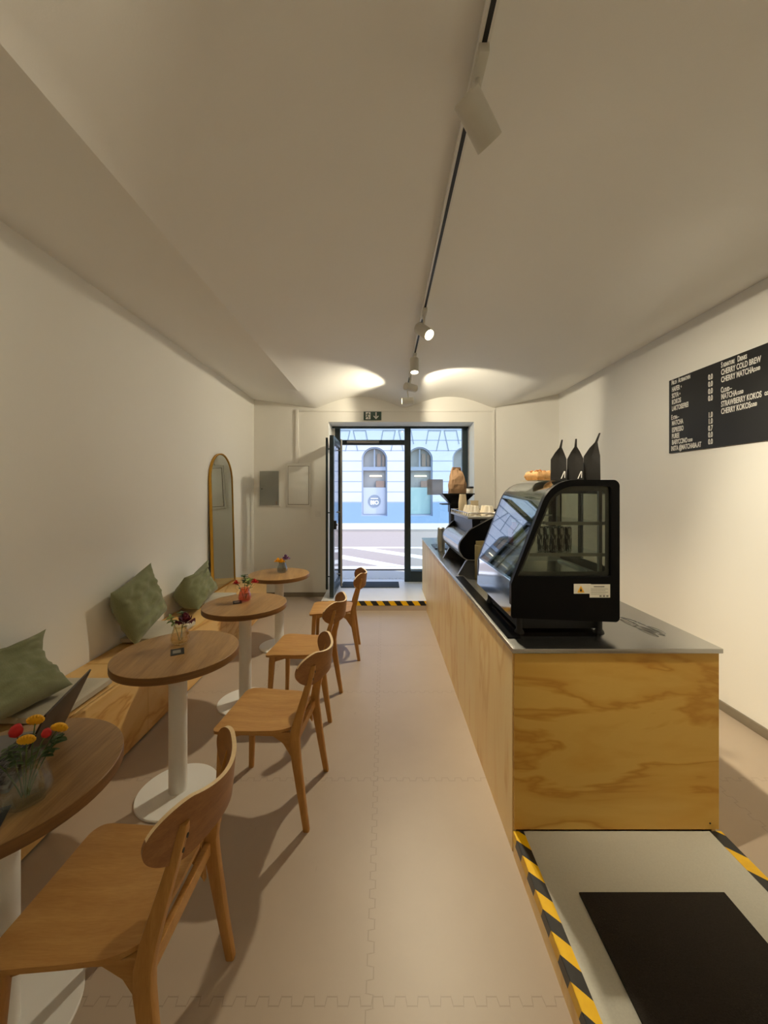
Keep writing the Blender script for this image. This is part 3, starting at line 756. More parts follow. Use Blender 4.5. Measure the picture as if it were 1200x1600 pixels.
def flower(kind, base, tip, r, mat, name, label, group, leaves=2, leafmat=None, seed=0):
    """thing with stem, bloom and leaves; base = point inside the vase, tip = centre of the bloom"""
    rnd = random.Random(seed); base, tip = Vector(base), Vector(tip)
    t = thing(name, label, 'flower', base, 0, group)
    d = tip - base; mid = d * 0.55 + Vector((0, 0, 0.01)); mid.x *= 0.6; mid.y *= 0.6
    pts = [((1 - s) ** 2) * Vector((0, 0, 0)) + 2 * s * (1 - s) * mid + s * s * d for s in [i / 8 for i in range(9)]]
    MB().tube(pts, 0.0016, 6).build('stem', M['stem'], t, smooth=60)
    m = MB()
    if kind == 'button':       # flat button seen from the side, domed
        q = Vector((d.x * 0.6 - 0.08, d.y * 0.6 + 0.16, 0.12)).to_track_quat('Z', 'Y').to_matrix().to_4x4()
        m.sphere(d, r, 18, 10, (1, 1, 0.5), q)
        for k in range(16):
            a = 2 * PI * k / 16; p = d + (q @ Vector((r * 0.92 * math.cos(a), r * 0.92 * math.sin(a), -0.002)))
            m.sphere(p, r * 0.24, 6, 5)
    elif kind == 'rose':
        for ring, (n, rr, zz, op) in enumerate(((3, 0.30, 0.10, 0.2), (5, 0.60, 0.03, 0.55), (7, 0.9, -0.05, 0.95))):
            for k in range(n):
                a = 2 * PI * (k + 0.4 * ring) / n + rnd.uniform(-0.15, 0.15)
                def f(kk, a=a, rr=rr, zz=zz, op=op):
                    def g(u, v):
                        b = (v - 0.5) * 1.9 / max(1, ring + 0.7); rad = r * rr * (0.25 + 0.75 * math.sin(u * PI * 0.55)) + kk
                        return d + Vector((rad * math.cos(a + b), rad * math.sin(a + b), r * (zz - 0.45 + (1.0 - op * 0.45) * u - 0.3 * op * u ** 3 - 0.25 * (2 * v - 1) ** 2 * u)))
                    return g
                m.shell(f(0.0006), f(-0.0006), 6, 6)
        m.sphere(d, r * 0.3, 10, 8)
    elif kind == 'daisy':
        for k in range(14):
            a = 2 * PI * k / 14; leaf(m, d + Vector((0, 0, 0.001)), (math.cos(a), math.sin(a), 0.35), r, r * 0.42, 0.3)
        m.sphere(d + Vector((0, 0, 0.003)), r * 0.34, 10, 8, (1, 1, 0.6))
    elif kind == 'tulip':
        m.lathe([(r * 0.15, -r), (r * 0.75, -r * 0.5), (r * 0.85, 0.1 * r), (r * 0.6, r * 0.8), (r * 0.2, r)], 14, d, lambda a, z: 1 + 0.12 * math.cos(3 * a))
    elif kind == 'sprig':
        for k in range(16):
            s = 0.62 + 0.38 * k / 15; p = ((1 - s) ** 2) * Vector((0, 0, 0)) + 2 * s * (1 - s) * mid + s * s * d
            a = k * 2.4; leaf(m, p, (math.cos(a), math.sin(a), rnd.uniform(0.0, 0.8)), r * rnd.uniform(0.7, 1.15), r * 0.55, 0.25)
    m.build('foliage' if kind == 'sprig' else 'bloom', mat, t, smooth=60)
    if leaves:
        for k in range(leaves):
            m = MB(); s = 0.55 + 0.2 * k; p = pts[min(8, int(s * 8))]; a = rnd.uniform(0, 6.28)
            leaf(m, p, (math.cos(a), math.sin(a), 0.5), 0.03, 0.014)
            m.build('leaf', leafmat or M['green'], t, smooth=60)
    return t
TZ = 0.7505
# nearest table
v1 = Vector((-0.985, 1.055, TZ)); vase(v1, M['vase_clear'], 'clear glass vase of yellow and red flowers on the laptop table', 1.12, 1)
def F(v, kind, off, r, mat, name, label, group, bo=(0, 0), **k):
    return flower(kind, v + Vector((bo[0], bo[1], 0.014)), v + Vector(off), r, mat, name, label, group, **k)
G1 = 'flowers in the clear vase'
F(v1, 'button', (0.010, 0.02, 0.212), 0.018, M['yellow'], 'yellow_flower', 'yellow button flower at the top of the clear vase bunch', G1, (0.005, 0.005), seed=1)
F(v1, 'button', (0.090, 0.005, 0.200), 0.018, M['yellow'], 'yellow_flower', 'yellow button flower at the right of the clear vase bunch', G1, (0.0, 0.006), seed=2)
F(v1, 'button', (0.022, -0.02, 0.182), 0.018, M['yellow'], 'yellow_flower', 'yellow button flower in the centre of the clear vase bunch', G1, (0.006, -0.006), seed=3)
F(v1, 'button', (-0.085, -0.030, 0.150), 0.018, M['yellow'], 'yellow_flower', 'lowest yellow button flower, drooping left of the clear vase', G1, (-0.005, -0.006), seed=4)
F(v1, 'tulip', (-0.025, 0.0, 0.192), 0.018, M['red'], 'red_flower', 'larger red flower on the left of the clear vase bunch', G1, (-0.006, 0.004), seed=5)
F(v1, 'tulip', (0.058, 0.0, 0.186), 0.013, M['red'], 'red_flower', 'smaller red flower at the right of the clear vase bunch', G1, (0.004, -0.004), seed=6)
F(v1, 'sprig', (0.080, 0.02, 0.165), 0.026, M['green'], 'leafy_sprig', 'dark green leafy sprig leaning right in the clear vase', G1, (0.008, 0), leaves=0, seed=7)
F(v1, 'sprig', (-0.035, -0.01, 0.150), 0.020, M['green'], 'leafy_sprig', 'dark green leafy sprig leaning left in the clear vase', G1, (-0.008, 0), leaves=0, seed=8)
# second table
v2 = Vector((-1.142, 2.15, TZ)); vase(v2, M['vase_amber'], 'amber tinted glass vase with burgundy flowers', 0.95, 2)
G2 = 'flowers in the amber vase'
F(v2, 'rose', (0.035, -0.01, 0.145), 0.056, M['burgundy'], 'burgundy_flower', 'large burgundy bloom in the amber vase', G2, seed=11)
F(v2, 'sprig', (-0.055, 0.0, 0.145), 0.030, M['green_light'], 'leafy_sprig', 'pale green sprig on the left of the amber vase', G2, (-0.005, 0), leaves=0, seed=12)
F(v2, 'sprig', (0.0, 0.02, 0.165), 0.030, M['green'], 'leafy_sprig', 'dark green sprig standing at the back of the amber vase', G2, (0.005, 0.01), leaves=0, seed=13)
# third table
v3 = Vector((-1.085, 2.99, TZ)); vase(v3, M['vase_pink'], 'pinkish red glass vase with leafy stems', 0.95, 3)
G3 = 'flowers in the pink vase'
F(v3, 'sprig', (0.0, 0.0, 0.20), 0.040, M['green'], 'leafy_sprig', 'tall dark green sprig in the pink vase', G3, leaves=0, seed=21)
F(v3, 'sprig', (0.04, -0.01, 0.165), 0.042, M['green_light'], 'leafy_sprig', 'pale green sprig leaning right in the pink vase', G3, (0.006, 0), leaves=0, seed=22)
F(v3, 'rose', (-0.065, 0.0, 0.145), 0.030, M['red'], 'red_flower', 'small red flower drooping left of the pink vase', G3, (-0.006, 0), seed=23)
F(v3, 'rose', (0.078, 0.0, 0.155), 0.032, M['red'], 'red_flower', 'small red flower leaning right of the pink vase', G3, (0.008, 0), seed=24)
# farthest table
v4 = Vector((-1.072, 4.04, TZ)); vase(v4, M['vase_grey'], 'smoky grey glass vase on the farthest table', 1.05, 4)
G4 = 'flowers in the grey vase'
F(v4, 'rose', (-0.040, -0.01, 0.132), 0.042, M['yellow'], 'yellow_flower', 'left yellow flower in the grey vase', G4, (-0.004, 0), seed=31)
F(v4, 'rose', (0.002, -0.025, 0.130), 0.042, M['yellow'], 'yellow_flower', 'right yellow flower in the grey vase, in front of the purple', G4, (0.002, 0), seed=32)
F(v4, 'rose', (0.035, 0.015, 0.158), 0.052, M['purple'], 'purple_flower', 'purple flower in the grey vase', G4, (0.004, 0), seed=33)
# small dark cards
def card(x, y, rz, label):
    t = thing('table_card', label, 'card', (x, y, TZ), rz, 'small dark cards on the tables')
    MB().box(-0.032, 0.032, -0.045, 0.045, 0, 0.0015).build('card', M['black_matte'], t)
    MB().box(-0.022, 0.016, -0.022, 0.022, 0.0015, 0.0018).build('print_panel', M['print_grey'], t)
card(-1.095, 2.035, 0.5, 'small dark card in front of the amber vase')
card(-1.125, 2.945, 0.4, 'small dark card beside the pink vase')
card(-1.015, 0.985, 0.5, 'small dark card beside the clear vase on the laptop table')

# ------------------------------------------------------------------ refrigerated display case
DY0, DY1 = 1.805, 2.46
dc = thing('display_case', 'black refrigerated display case with curved glass front', 'display case', (0, 0, 0))
def outer_profile():
    return roundpoly([(0.598, 1.005), (1.108, 0.985), (1.108, 1.655), (0.785, 1.655), (0.598, 1.165)], [0.012, 0.02, 0.03, 0.16, 0.02], 8)
def inner_profile():
    return roundpoly([(0.628, 1.20), (1.068, 1.20), (1.068, 1.625), (0.806, 1.625), (0.636, 1.20 + 0.02)], [0.003, 0.012, 0.012, 0.14, 0.003], 8)
op, ip = outer_profile(), inner_profile()
for y0, y1 in ((DY0, DY0 + 0.028), (DY1 - 0.028, DY1)):
    sf = MB().ringprism(op, ip, y0, y1).build('side_frame', M['black'], dc, smooth=35)
    MB().prism(ip, (y0 + y1) / 2 - 0.003, (y0 + y1) / 2 + 0.003).build('side_glass', M['case_side'], sf)
    MB().ringprism(ip, [(0.876 + (p[0] - 0.876) * 0.90, 1.405 + (p[1] - 1.405) * 0.90) for p in ip], (y0 + y1) / 2 + 0.0035, (y0 + y1) / 2 + 0.0042).build('pane_border', M['border'], sf)
MB().box(0.612, 1.104, DY0 + 0.028, DY1 - 0.028, 0.995, 1.19).build('base_housing', M['black'], dc, bevel=0.004)
MB().prism([(0.596, 1.012), (0.610, 1.012), (0.616, 1.19), (0.602, 1.175)], DY0 + 0.004, DY1 - 0.004).build('front_panel', M['chrome'], dc)
# curved front glass follows the profile from the lower front edge over the top
g = op[:]
gl = [p for p in g if p[1] > 1.166 and p[0] < 0.93]
gl = sorted(gl, key=lambda p: p[1] + p[0] * 0.001)
path = [(0.603, 1.18)] + [p for p in gl if p[1] > 1.19] + [(0.93, 1.655)]
nrm = []
for i, p in enumerate(path):
    a = Vector(path[max(0, i - 1)]); b = Vector(path[min(len(path) - 1, i + 1)]); d = (b - a).normalized(); nrm.append(Vector((d.y, -d.x)))
inn = [(p[0] + n.x * 0.006, p[1] + n.y * 0.006) for p, n in zip(path, nrm)]
MB().prism([(p[0] - n.x * 0.001, p[1] - n.y * 0.001) for p, n in zip(path, nrm)] + inn[::-1], DY0 + 0.029, DY1 - 0.029).build('front_glass', M['case_glass'], dc, smooth=30)
MB().box(0.925, 1.104, DY0 + 0.028, DY1 - 0.028, 1.635, 1.654).build('top_panel', M['black'], dc, bevel=0.002)
r = MB().box(1.085, 1.104, DY0 + 0.028, DY0 + 0.06, 1.19, 1.635).box(1.085, 1.104, DY1 - 0.06, DY1 - 0.028, 1.19, 1.635).box(1.085, 1.104, DY0 + 0.06, DY1 - 0.06, 1.19, 1.215).box(1.085, 1.104, DY0 + 0.06, DY1 - 0.06, 1.605, 1.635)
rf = r.build('rear_frame', M['black_matte'], dc)
for a, b, xx in ((DY0 + 0.06, 2.15, 1.089), (2.12, DY1 - 0.06, 1.097)):
    m = MB().box(xx - 0.003, xx + 0.003, a, a + 0.022, 1.215, 1.605).box(xx - 0.003, xx + 0.003, b - 0.022, b, 1.215, 1.605).box(xx - 0.003, xx + 0.003, a + 0.022, b - 0.022, 1.215, 1.232).box(xx - 0.003, xx + 0.003, a + 0.022, b - 0.022, 1.588, 1.605)
    d = m.build('sliding_door', M['black_matte'], dc)
    MB().box(xx - 0.001, xx + 0.001, a + 0.022, b - 0.022, 1.232, 1.588).build('door_pane', M['case_side'], d)
for z, x0 in ((1.295, 0.695), (1.445, 0.775)):
    sh = MB().box(x0, 1.06, DY0 + 0.04, DY1 - 0.04, z, z + 0.006).build('shelf', M['shelf_glass'], dc)
    MB().box(x0 - 0.006, x0, DY0 + 0.04, DY1 - 0.04, z - 0.003, z + 0.012).box(x0, 1.06, DY0 + 0.034, DY0 + 0.04, z - 0.006, z + 0.010).box(x0, 1.06, DY1 - 0.04, DY1 - 0.034, z - 0.006, z + 0.010).build('shelf_rail', M['steel_dull'], sh)
for y in (DY0 + 0.10, DY1 - 0.10): MB().box(1.062, 1.078, y - 0.008, y + 0.008, 1.19, 1.62).build('shelf_post', M['steel_dull'], dc)
MB().box(0.64, 1.06, DY0 + 0.04, DY1 - 0.04, 1.191, 1.199).build('floor_tray', M['steel_dull'], dc)
for x, y in ((0.66, DY0 + 0.07), (1.05, DY0 + 0.07), (0.66, DY1 - 0.07), (1.05, DY1 - 0.07)):
    MB().lathe([(0.024, 0.9115), (0.022, 0.92), (0.015, 0.93), (0.015, 1.0)], 16, (x, y, 0)).build('foot', M['black_matte'], dc, smooth=40)
MB().box(0.66, 1.06, DY0 + 0.09, DY1 - 0.09, 0.925, 0.996).build('compressor_tray', M['black_matte'], dc)
s1 = MB().box(0.892, 0.972, DY0 - 0.0008, DY0, 1.120, 1.166).build('warning_sticker', M['sticker'], dc)
MB().prism([(0.908, 1.126), (0.942, 1.126), (0.925, 1.158)], DY0 - 0.0014, DY0 - 0.0008).build('warning_triangle', M['warn'], s1)
MB().prism([(0.919, 1.131), (0.931, 1.131), (0.925, 1.149)], DY0 - 0.0018, DY0 - 0.0014).build('warning_symbol', M['black_matte'], s1)
s2 = MB().box(0.966, 1.062, DY0 - 0.0016, DY0 - 0.0008, 1.102, 1.164).build('rating_sticker', M['sticker'], dc)
m = MB().box(0.985, 1.035, DY0 - 0.002, DY0 - 0.0016, 1.151, 1.156)
for k in range(4): m.box(0.972, 1.052 - 0.012 * (k % 2), DY0 - 0.002, DY0 - 0.0016, 1.142 - 0.008 * k, 1.1435 - 0.008 * k)
for k in range(3): m.box(1.012 + 0.016 * k, 1.022 + 0.016 * k, DY0 - 0.002, DY0 - 0.0016, 1.105, 1.113)
m.build('sticker_print', M['print_grey'], s2)
# striped cans on the middle shelf, two bottles towards the glass
def striped():
    n = NT('black_white_can'); tc = n.n('TexCoord'); a = n.noise(n.coord('Object', (60, 60, 14)), 1.0, 2, 0.5, 1.5)
    return n.set(n.mix(n.math('GREATER_THAN', a, 0.5), rgb(40, 40, 40), rgb(210, 208, 200)), 0.3, 0.3)
M['can'] = striped()
for k in range(5):
    t = thing('drink_can', ['leftmost of the five patterned cans in the display case', 'second from left of the five patterned cans in the display case', 'middle one of the five patterned cans in the display case',
                            'second from right of the five patterned cans in the display case', 'rightmost of the five patterned cans in the display case'][k], 'can',
              (0.785 + 0.0345 * k, 1.925 + 0.006 * (k % 2), 1.3012), 0, 'patterned cans on the shelf')
    MB().lathe([(0.012, 0), (0.015, 0.003), (0.0165, 0.010), (0.0165, 0.114), (0.014, 0.122)], 24).build('can_body', M['can'], t, smooth=40)
    MB().lathe([(0.014, 0.122), (0.0145, 0.1245), (0.012, 0.1245), (0.0115, 0.123)], 24).build('can_top', M['steel'], t, smooth=40)
for k, (x, y, mt) in enumerate(((0.752, 2.13, 'juice'), (0.762, 2.25, 'pink'))):
    t = thing('juice_bottle', ['small bottle with yellow juice behind the front glass of the display case', 'small bottle with pink juice behind the front glass of the display case'][k], 'bottle', (x, y, 1.3012), 0, 'juice bottles in the case')
    MB().lathe([(0.028, 0), (0.032, 0.004), (0.032, 0.075), (0.013, 0.105), (0.0125, 0.122)], 20).build('bottle_body', M[mt], t, smooth=40)
    MB().lathe([(0.0145, 0.122), (0.0145, 0.135)], 16).build('cap', M['white_print'], t, smooth=40)
t = thing('pastry_tray', 'empty steel tray on the floor of the display case', 'tray', (0, 0, 1.1992))
MB().box(0.68, 1.0, DY0 + 0.08, DY0 + 0.40, 0, 0.003).box(0.68, 0.684, DY0 + 0.08, DY0 + 0.40, 0.003, 0.014).box(0.996, 1.0, DY0 + 0.08, DY0 + 0.40, 0.003, 0.014).build('tray_or_strip', M['steel'], t)
# on top of the case
def coffee_bag(x, y, rz, label, lean, hgt=0.205, mark=True):
    t = thing('coffee_bag', label, 'bag', (x, y, 1.6552), rz, 'black coffee bags on the display case')
    W, D, Hb = 0.0362, 0.040, hgt * 0.52
    rings = []
    for z, wx, wy, ox in ((0, W, D, 0), (0.004, W * 1.02, D * 1.02, 0), (Hb * 0.5, W, D * 1.03, 0), (Hb, W * 0.98, D, 0), (Hb + (hgt - Hb) * 0.35, W * 0.55, D, lean * 0.25), (Hb + (hgt - Hb) * 0.6, W * 0.16, D * 1.0, lean * 0.55), (hgt, W * 0.10, D * 1.0, lean)):
        q = [(-wx, -wy), (0, -wy * (0.96 if z < Hb else (0.62 if z < hgt - 0.05 else 0.95))), (wx, -wy), (wx * 1.02, 0), (wx, wy), (0, wy * (0.96 if z < Hb else 0.7)), (-wx, wy), (-wx * 1.02, 0)]
        rings.append([Vector((u + ox, v, z)) for u, v in q])
    MB().loft(rings).build('bag_body', M['bagblack'], t, bevel=0.002, seg=1)
    if mark:
        MB().prism([(0.010, 0.008), (0.014, 0.008), (0.028, 0.044), (0.024, 0.044)], -D * 1.04, -D * 1.02).prism([(0.026, 0.012), (0.029, 0.012), (0.030, 0.044), (0.027, 0.044)], -D * 1.04, -D * 1.02).build('white_mark', M['white_print'], t)
    return t
coffee_bag(0.877, 1.93, -0.42, 'leftmost black coffee bag on the display case, with a white mark', 0.016, 0.20)
coffee_bag(0.960, 1.93, -0.44, 'middle black coffee bag on the display case', 0.004, 0.205)
coffee_bag(1.043, 1.93, -0.45, 'rightmost and tallest black coffee bag on the display case', 0.034, 0.232, False)
t = thing('baked_bread', 'golden crumbly bread slice on top of the display case', 'bread', (0.865, 2.10, 1.6572), 0.3)
def bf(sgn):
    def g(u, v):
        a, b = 2 * u - 1, 2 * v - 1; e = (max(0, 1 - abs(a) ** 12) * max(0, 1 - abs(b) ** 12)) ** 0.5
        nz = 0.012 * noise.noise((a * 5, b * 4, 1.1)) + 0.008 * noise.noise((a * 13, b * 12, 3))
        return Vector((a * 0.075, b * 0.055, 0.026 + sgn * (0.006 + 0.018 * e) + (nz * e if sgn > 0 else 0)))
    return g
MB().shell(bf(1), bf(-1), 26, 22).build('bread_body', M['bread'], t, smooth=70)
m = MB(); rb = random.Random(5)
for k in range(46): m.sphere((rb.uniform(-0.062, 0.062), rb.uniform(-0.045, 0.045), 0.047 + rb.uniform(0, 0.008)), rb.uniform(0.005, 0.010), 7, 5, (1, 1, 0.7))
m.build('crumb_topping', M['crumb'], t, smooth=60)['kind'] = 'stuff'
MB().box(-0.09, 0.08, -0.07, 0.07, 0.0, 0.0018).build('paper', M['paper_cup'], t)

# tongs on the worktop
t = thing('serving_tongs', 'thin steel wire serving tongs lying on the worktop', 'tongs', (1.285, 2.085, 0.9115), math.radians(-79))
for s in (-1, 1):
    MB().tube([(0, s * 0.004, 0.006), (0.05, s * 0.011, 0.010), (0.10, s * 0.013, 0.010), (0.14, s * 0.018, 0.008)], 0.0022, 8).build('arm', M['chrome'], t, smooth=60)
    lo = [(0.14 + 0.055 * (1 - math.cos(a)), s * (0.018 + 0.002) + s * 0.012 * math.sin(a), 0.007) for a in [2 * PI * i / 20 for i in range(21)]]
    MB().tube(lo, 0.0018, 8).tube([(0.14, s * 0.018, 0.007), (0.25, s * 0.018, 0.005)], 0.0016, 6).build('wire_head', M['chrome'], t, smooth=60)
MB().cyl((0.10, -0.016, 0.010), (0.10, 0.016, 0.010), 0.003, n=10).build('pivot', M['chrome'], t)

# ------------------------------------------------------------------ espresso machine and things beside it
em = thing('espresso_machine', 'black espresso machine with rounded steel back panel on the counter', 'coffee machine', (0, 0, 0))
EY0, EY1 = 3.16, 4.02
MB().box(0.74, 1.22, EY0 + 0.04, EY1 - 0.04, 0.985, 1.37).build('body', M['black_matte'], em, bevel=0.008)
cheek = roundpoly([(0.590, 1.145), (0.66, 1.035), (1.24, 1.02), (1.24, 1.42), (0.95, 1.42), (0.70, 1.285)], [0.10, 0.07, 0.03, 0.03, 0.10, 0.12], 8)
for y0, y1, mt in ((EY0, EY0 + 0.022, 'black'), (EY1 - 0.022, EY1, 'black')):
    s_ = MB().prism(cheek, y0, y1).build('side_cheek', M[mt], em, smooth=40)
    inn = [(0.5 * 0 + p[0] * 0.975 + 0.905 * 0.025, p[1] * 0.965 + 1.22 * 0.035) for p in cheek]
    MB().ringprism(cheek, inn, y0 - 0.003, y0 - 0.0002).build('cheek_trim', M['steel_dull'], s_, smooth=40)
# steel drum on the guest side
pts = []
for i in range(15):
    a = math.radians(60 + 200 * i / 14); pts.append((0.712 + 0.098 * math.cos(a), 1.142 + 0.098 * math.sin(a)))
MB().prism(pts + [(0.76, 1.06), (0.78, 1.22)], EY0 + 0.024, EY1 - 0.024).build('steel_back_panel', M['steel'], em, smooth=40)
MB().prism([(0.735, 1.232), (0.775, 1.215), (0.800, 1.368), (0.730, 1.368)], EY0 + 0.024, EY1 - 0.024).build('upper_back_panel', M['black'], em)
MB().prism([(0.655, 1.045), (0.68, 1.045), (0.765, 0.995), (0.755, 0.985)], EY0 + 0.10, EY1 - 0.05).build('lower_skirt', M['steel_dull'], em)
MB().box(0.695, 1.23, EY0 + 0.02, EY1 - 0.02, 1.371, 1.392).build('cup_tray', M['steel_dull'], em, bevel=0.003)
m = MB()
for y in [EY0 + 0.03 + 0.08 * k for k in range(11)]: m.cyl((0.702, y, 1.392), (0.702, y, 1.42), 0.005, n=8)
m.tube([(1.22, EY0 + 0.027, 1.42), (0.702, EY0 + 0.027, 1.42), (0.702, EY1 - 0.025, 1.42), (1.22, EY1 - 0.025, 1.42)], 0.005, 8)
m.build('cup_rail', M['chrome'], em, smooth=50)
for y in (EY0 + 0.015, EY1 - 0.045):
    lg_ = MB().prism([(0.615, 0.9115), (0.80, 0.9115), (0.82, 1.03), (0.735, 1.06), (0.68, 1.02)], y, y + 0.03).build('leg', M['black_matte'], em)
    MB().prism([(0.612, 0.9115), (0.615, 0.9115), (0.68, 1.02), (0.735, 1.06), (0.733, 1.063), (0.677, 1.022)], y - 0.001, y + 0.031).build('leg_trim', M['steel_dull'], lg_)
MB().box(1.10, 1.22, EY0 + 0.03, EY1 - 0.03, 0.9115, 0.985).build('drip_tray', M['black_matte'], em)
for y in (3.38, 3.78):
    gh = MB().cyl((1.26, y, 1.18), (1.26, y, 1.24), 0.036).box(1.215, 1.26, y - 0.03, y + 0.03, 1.20, 1.26).build('group_head', M['steel'], em, smooth=40)
    MB().cyl((1.26, y, 1.155), (1.26, y, 1.18), 0.034).cyl((1.29, y, 1.165), (1.42, y, 1.155), 0.012, 0.015).build('portafilter', M['black_matte'], gh, smooth=40)

def cup(name, label, loc, r0, r1, h, mat, group, ribs=0, up=False):
    wz = (lambda a, z: 1 + 0.025 * math.cos(ribs * a)) if ribs else None
    pr = [(0.002, 0), (r0, 0), (r1, h), (r1 - 0.003, h), (r0 - 0.003, 0.004), (0.002, 0.004)]
    if up: pr = [(0.002, h), (r0, h), (r1, 0.0), (r1 - 0.003, 0.0), (r0 - 0.003, h - 0.004), (0.002, h - 0.004)]
    o = MB().lathe(pr, 60 if ribs else 28, (0, 0, 0), wz).build(name, mat, smooth=40); o.location = loc
    return tag(o, label, 'cup', group)
# stacked paper cups at the near corner of the cup tray (nested: only the top cup and the rims show)
n_ = 5
for k in range(n_):
    cup('paper_cup', ['lowest', 'second lowest', 'middle', 'second from top', 'topmost'][k] + ' cup of the tall paper cup stack on the espresso machine', (0.762, 3.72, 1.3925 + 0.022 * k), 0.041, 0.030, 0.095, M['paper_cup'], 'stacked paper cups', 0, False)
for k in range(2): cup('paper_cup', ['upright paper cup standing behind the ribbed cups on the machine', 'paper cup nested in the short stack behind the ribbed cups'][k], (0.875, 3.72, 1.3925 + 0.03 * k), 0.028, 0.040, 0.09, M['paper_cup'], 'short paper cup stack')
for k, (x, y) in enumerate(((0.768, 3.255), (0.886, 3.25), (1.004, 3.255), (0.768, 3.375), (0.890, 3.37), (0.768, 3.495))):
    cup('ribbed_cup', ['cream ribbed cup upside down at the near left corner of the machine top', 'cream ribbed cup upside down, middle of the near row on the machine', 'cream ribbed cup upside down, rightmost of the near row on the machine',
                       'cream ribbed cup upside down, second along the rail of the machine', 'cream ribbed cup upside down behind the middle of the near row', 'cream ribbed cup upside down, third along the rail beside the paper cups'][k],
        (x, y, 1.3925), 0.032, 0.057, 0.085, M['ceramic'], 'ribbed cups on the espresso machine', 16, True)
# grinder with a wide dark hopper, brown bag and canister on its lid
gr = thing('coffee_grinder', 'black coffee grinder with flared hopper behind the espresso machine', 'grinder', (0.80, 4.26, 0.9112))
MB().box(-0.10, 0.12, -0.09, 0.09, 0.0, 0.03).box(-0.07, 0.10, -0.075, 0.075, 0.03, 0.46).build('body', M['black_matte'], gr, bevel=0.008)
MB().loft([[Vector((sx * a, sy * a * 0.8, z)) for sx, sy in ((-1, -1), (1, -1), (1, 1), (-1, 1))] for a, z in ((0.08, 0.461), (0.08, 0.56), (0.165, 0.655))]).build('hopper', M['black'], gr)
MB().box(-0.175, 0.175, -0.14, 0.14, 0.656, 0.668).build('lid', M['black'], gr, bevel=0.003)
MB().box(-0.17, -0.07, -0.10, 0.10, 0.545, 0.556).build('side_shelf', M['black_matte'], gr)
GT = 0.9112 + 0.668 + 0.0005
t = thing('paper_bag', 'crumpled brown paper bag standing on the grinder lid', 'bag', (0.815, 4.26, GT), 0.2)
rings = []
for i, (z, a, b, ox) in enumerate(((0, 0.092, 0.055, 0), (0.05, 0.096, 0.058, -0.002), (0.10, 0.094, 0.056, -0.004), (0.15, 0.086, 0.05, -0.004), (0.19, 0.078, 0.04, -0.006), (0.225, 0.066, 0.026, -0.010), (0.255, 0.056, 0.012, -0.016), (0.285, 0.05, 0.007, -0.014))):
    rings.append([Vector((a * (abs(math.cos(q)) ** 0.38) * (1 if math.cos(q) > 0 else -1) + ox + 0.011 * noise.noise((q * 2, z * 20, 5)), b * (abs(math.sin(q)) ** 0.38) * (1 if math.sin(q) > 0 else -1) + 0.012 * noise.noise((q * 2, z * 16, 1)), z)) for q in [2 * PI * k / 24 for k in range(24)]])
MB().loft(rings).build('bag_body', M['kraft'], t)
MB().box(-0.060, 0.030, -0.012, 0.012, 0.268, 0.290).build('folded_top', M['kraft'], t)
t = thing('lidded_canister', 'small white canister with black lid beside the brown paper bag', 'canister', (0.94, 4.20, GT))
MB().lathe([(0.036, 0), (0.038, 0.003), (0.038, 0.055)], 28).build('canister_body', M['white_print'], t, smooth=40)
MB().lathe([(0.041, 0.055), (0.041, 0.072), (0.037, 0.075)], 28).build('lid', M['black_matte'], t, smooth=40)
# far end of the counter
t = thing('grey_canister', 'grey tapered canister next to the far side of the espresso machine', 'canister', (0.665, 4.47, 0.9115))
MB().lathe([(0.038, 0), (0.042, 0.006), (0.046, 0.15), (0.040, 0.24)], 28).build('canister_body', M['grey_panel'], t, smooth=40)
MB().lathe([(0.041, 0.24), (0.041, 0.262), (0.034, 0.27)], 28).build('lid', M['steel_dull'], t, smooth=40)
t = thing('drip_mat', 'black drip mat at the far end of the counter', 'mat', (0.70, 4.78, 0.9115))
MB().box(-0.09, 0.16, -0.20, 0.20, 0, 0.008).build('mat_body', M['black'], t, bevel=0.003)
for k, (x, y) in enumerate(((0.655, 4.66), (0.70, 4.80))):
    o = MB().lathe([(0.028, 0), (0.034, 0.12), (0.032, 0.12), (0.026, 0.004), (0.002, 0.004)], 24, cap1=True).build('drinking_glass', M['vase_clear'], smooth=40)
    o.location = (x, y, 0.9200); tag(o, ['nearer clear drinking glass on the black drip mat', 'farther clear drinking glass on the black drip mat'][k], 'glass', 'glasses on the drip mat')
t = thing('kraft_packet', 'olive brown packet between espresso machine and display case', 'packet', (0.755, 3.02, 0.9115), 0.1)
MB().box(-0.035, 0.035, -0.03, 0.03, 0, 0.27).build('packet_body', M['olive'], t, bevel=0.008)
MB().box(-0.032, 0.032, -0.006, 0.006, 0.27, 0.30).build('packet_top', M['olive'], t)
# black strip painting the dark reflection in the steel worktop beside the case
t = thing('case_reflection', 'long black strip on the counter, painted-in reflection along the front of the case', 'tray', (0, 0, 0.9112))
MB().box(0.578, 0.640, 1.80, 3.10, 0, 0.004).build('tray_or_strip', M['black'], t)

# ------------------------------------------------------------------ wall fittings
ex = thing('exit_sign', 'dark green emergency exit sign above the glass door', 'sign', (-0.175, YF - 0.0145, 2.685))
MB().box(-0.135, 0.135, 0.002, 0.014, 0, 0.135).build('sign_plate', M['exit_green'], ex, bevel=0.002)
m = MB().box(-0.103, -0.030, 0.0008, 0.002, 0.015, 0.122)
dr = m.build('door_symbol', M['white_print'], ex)
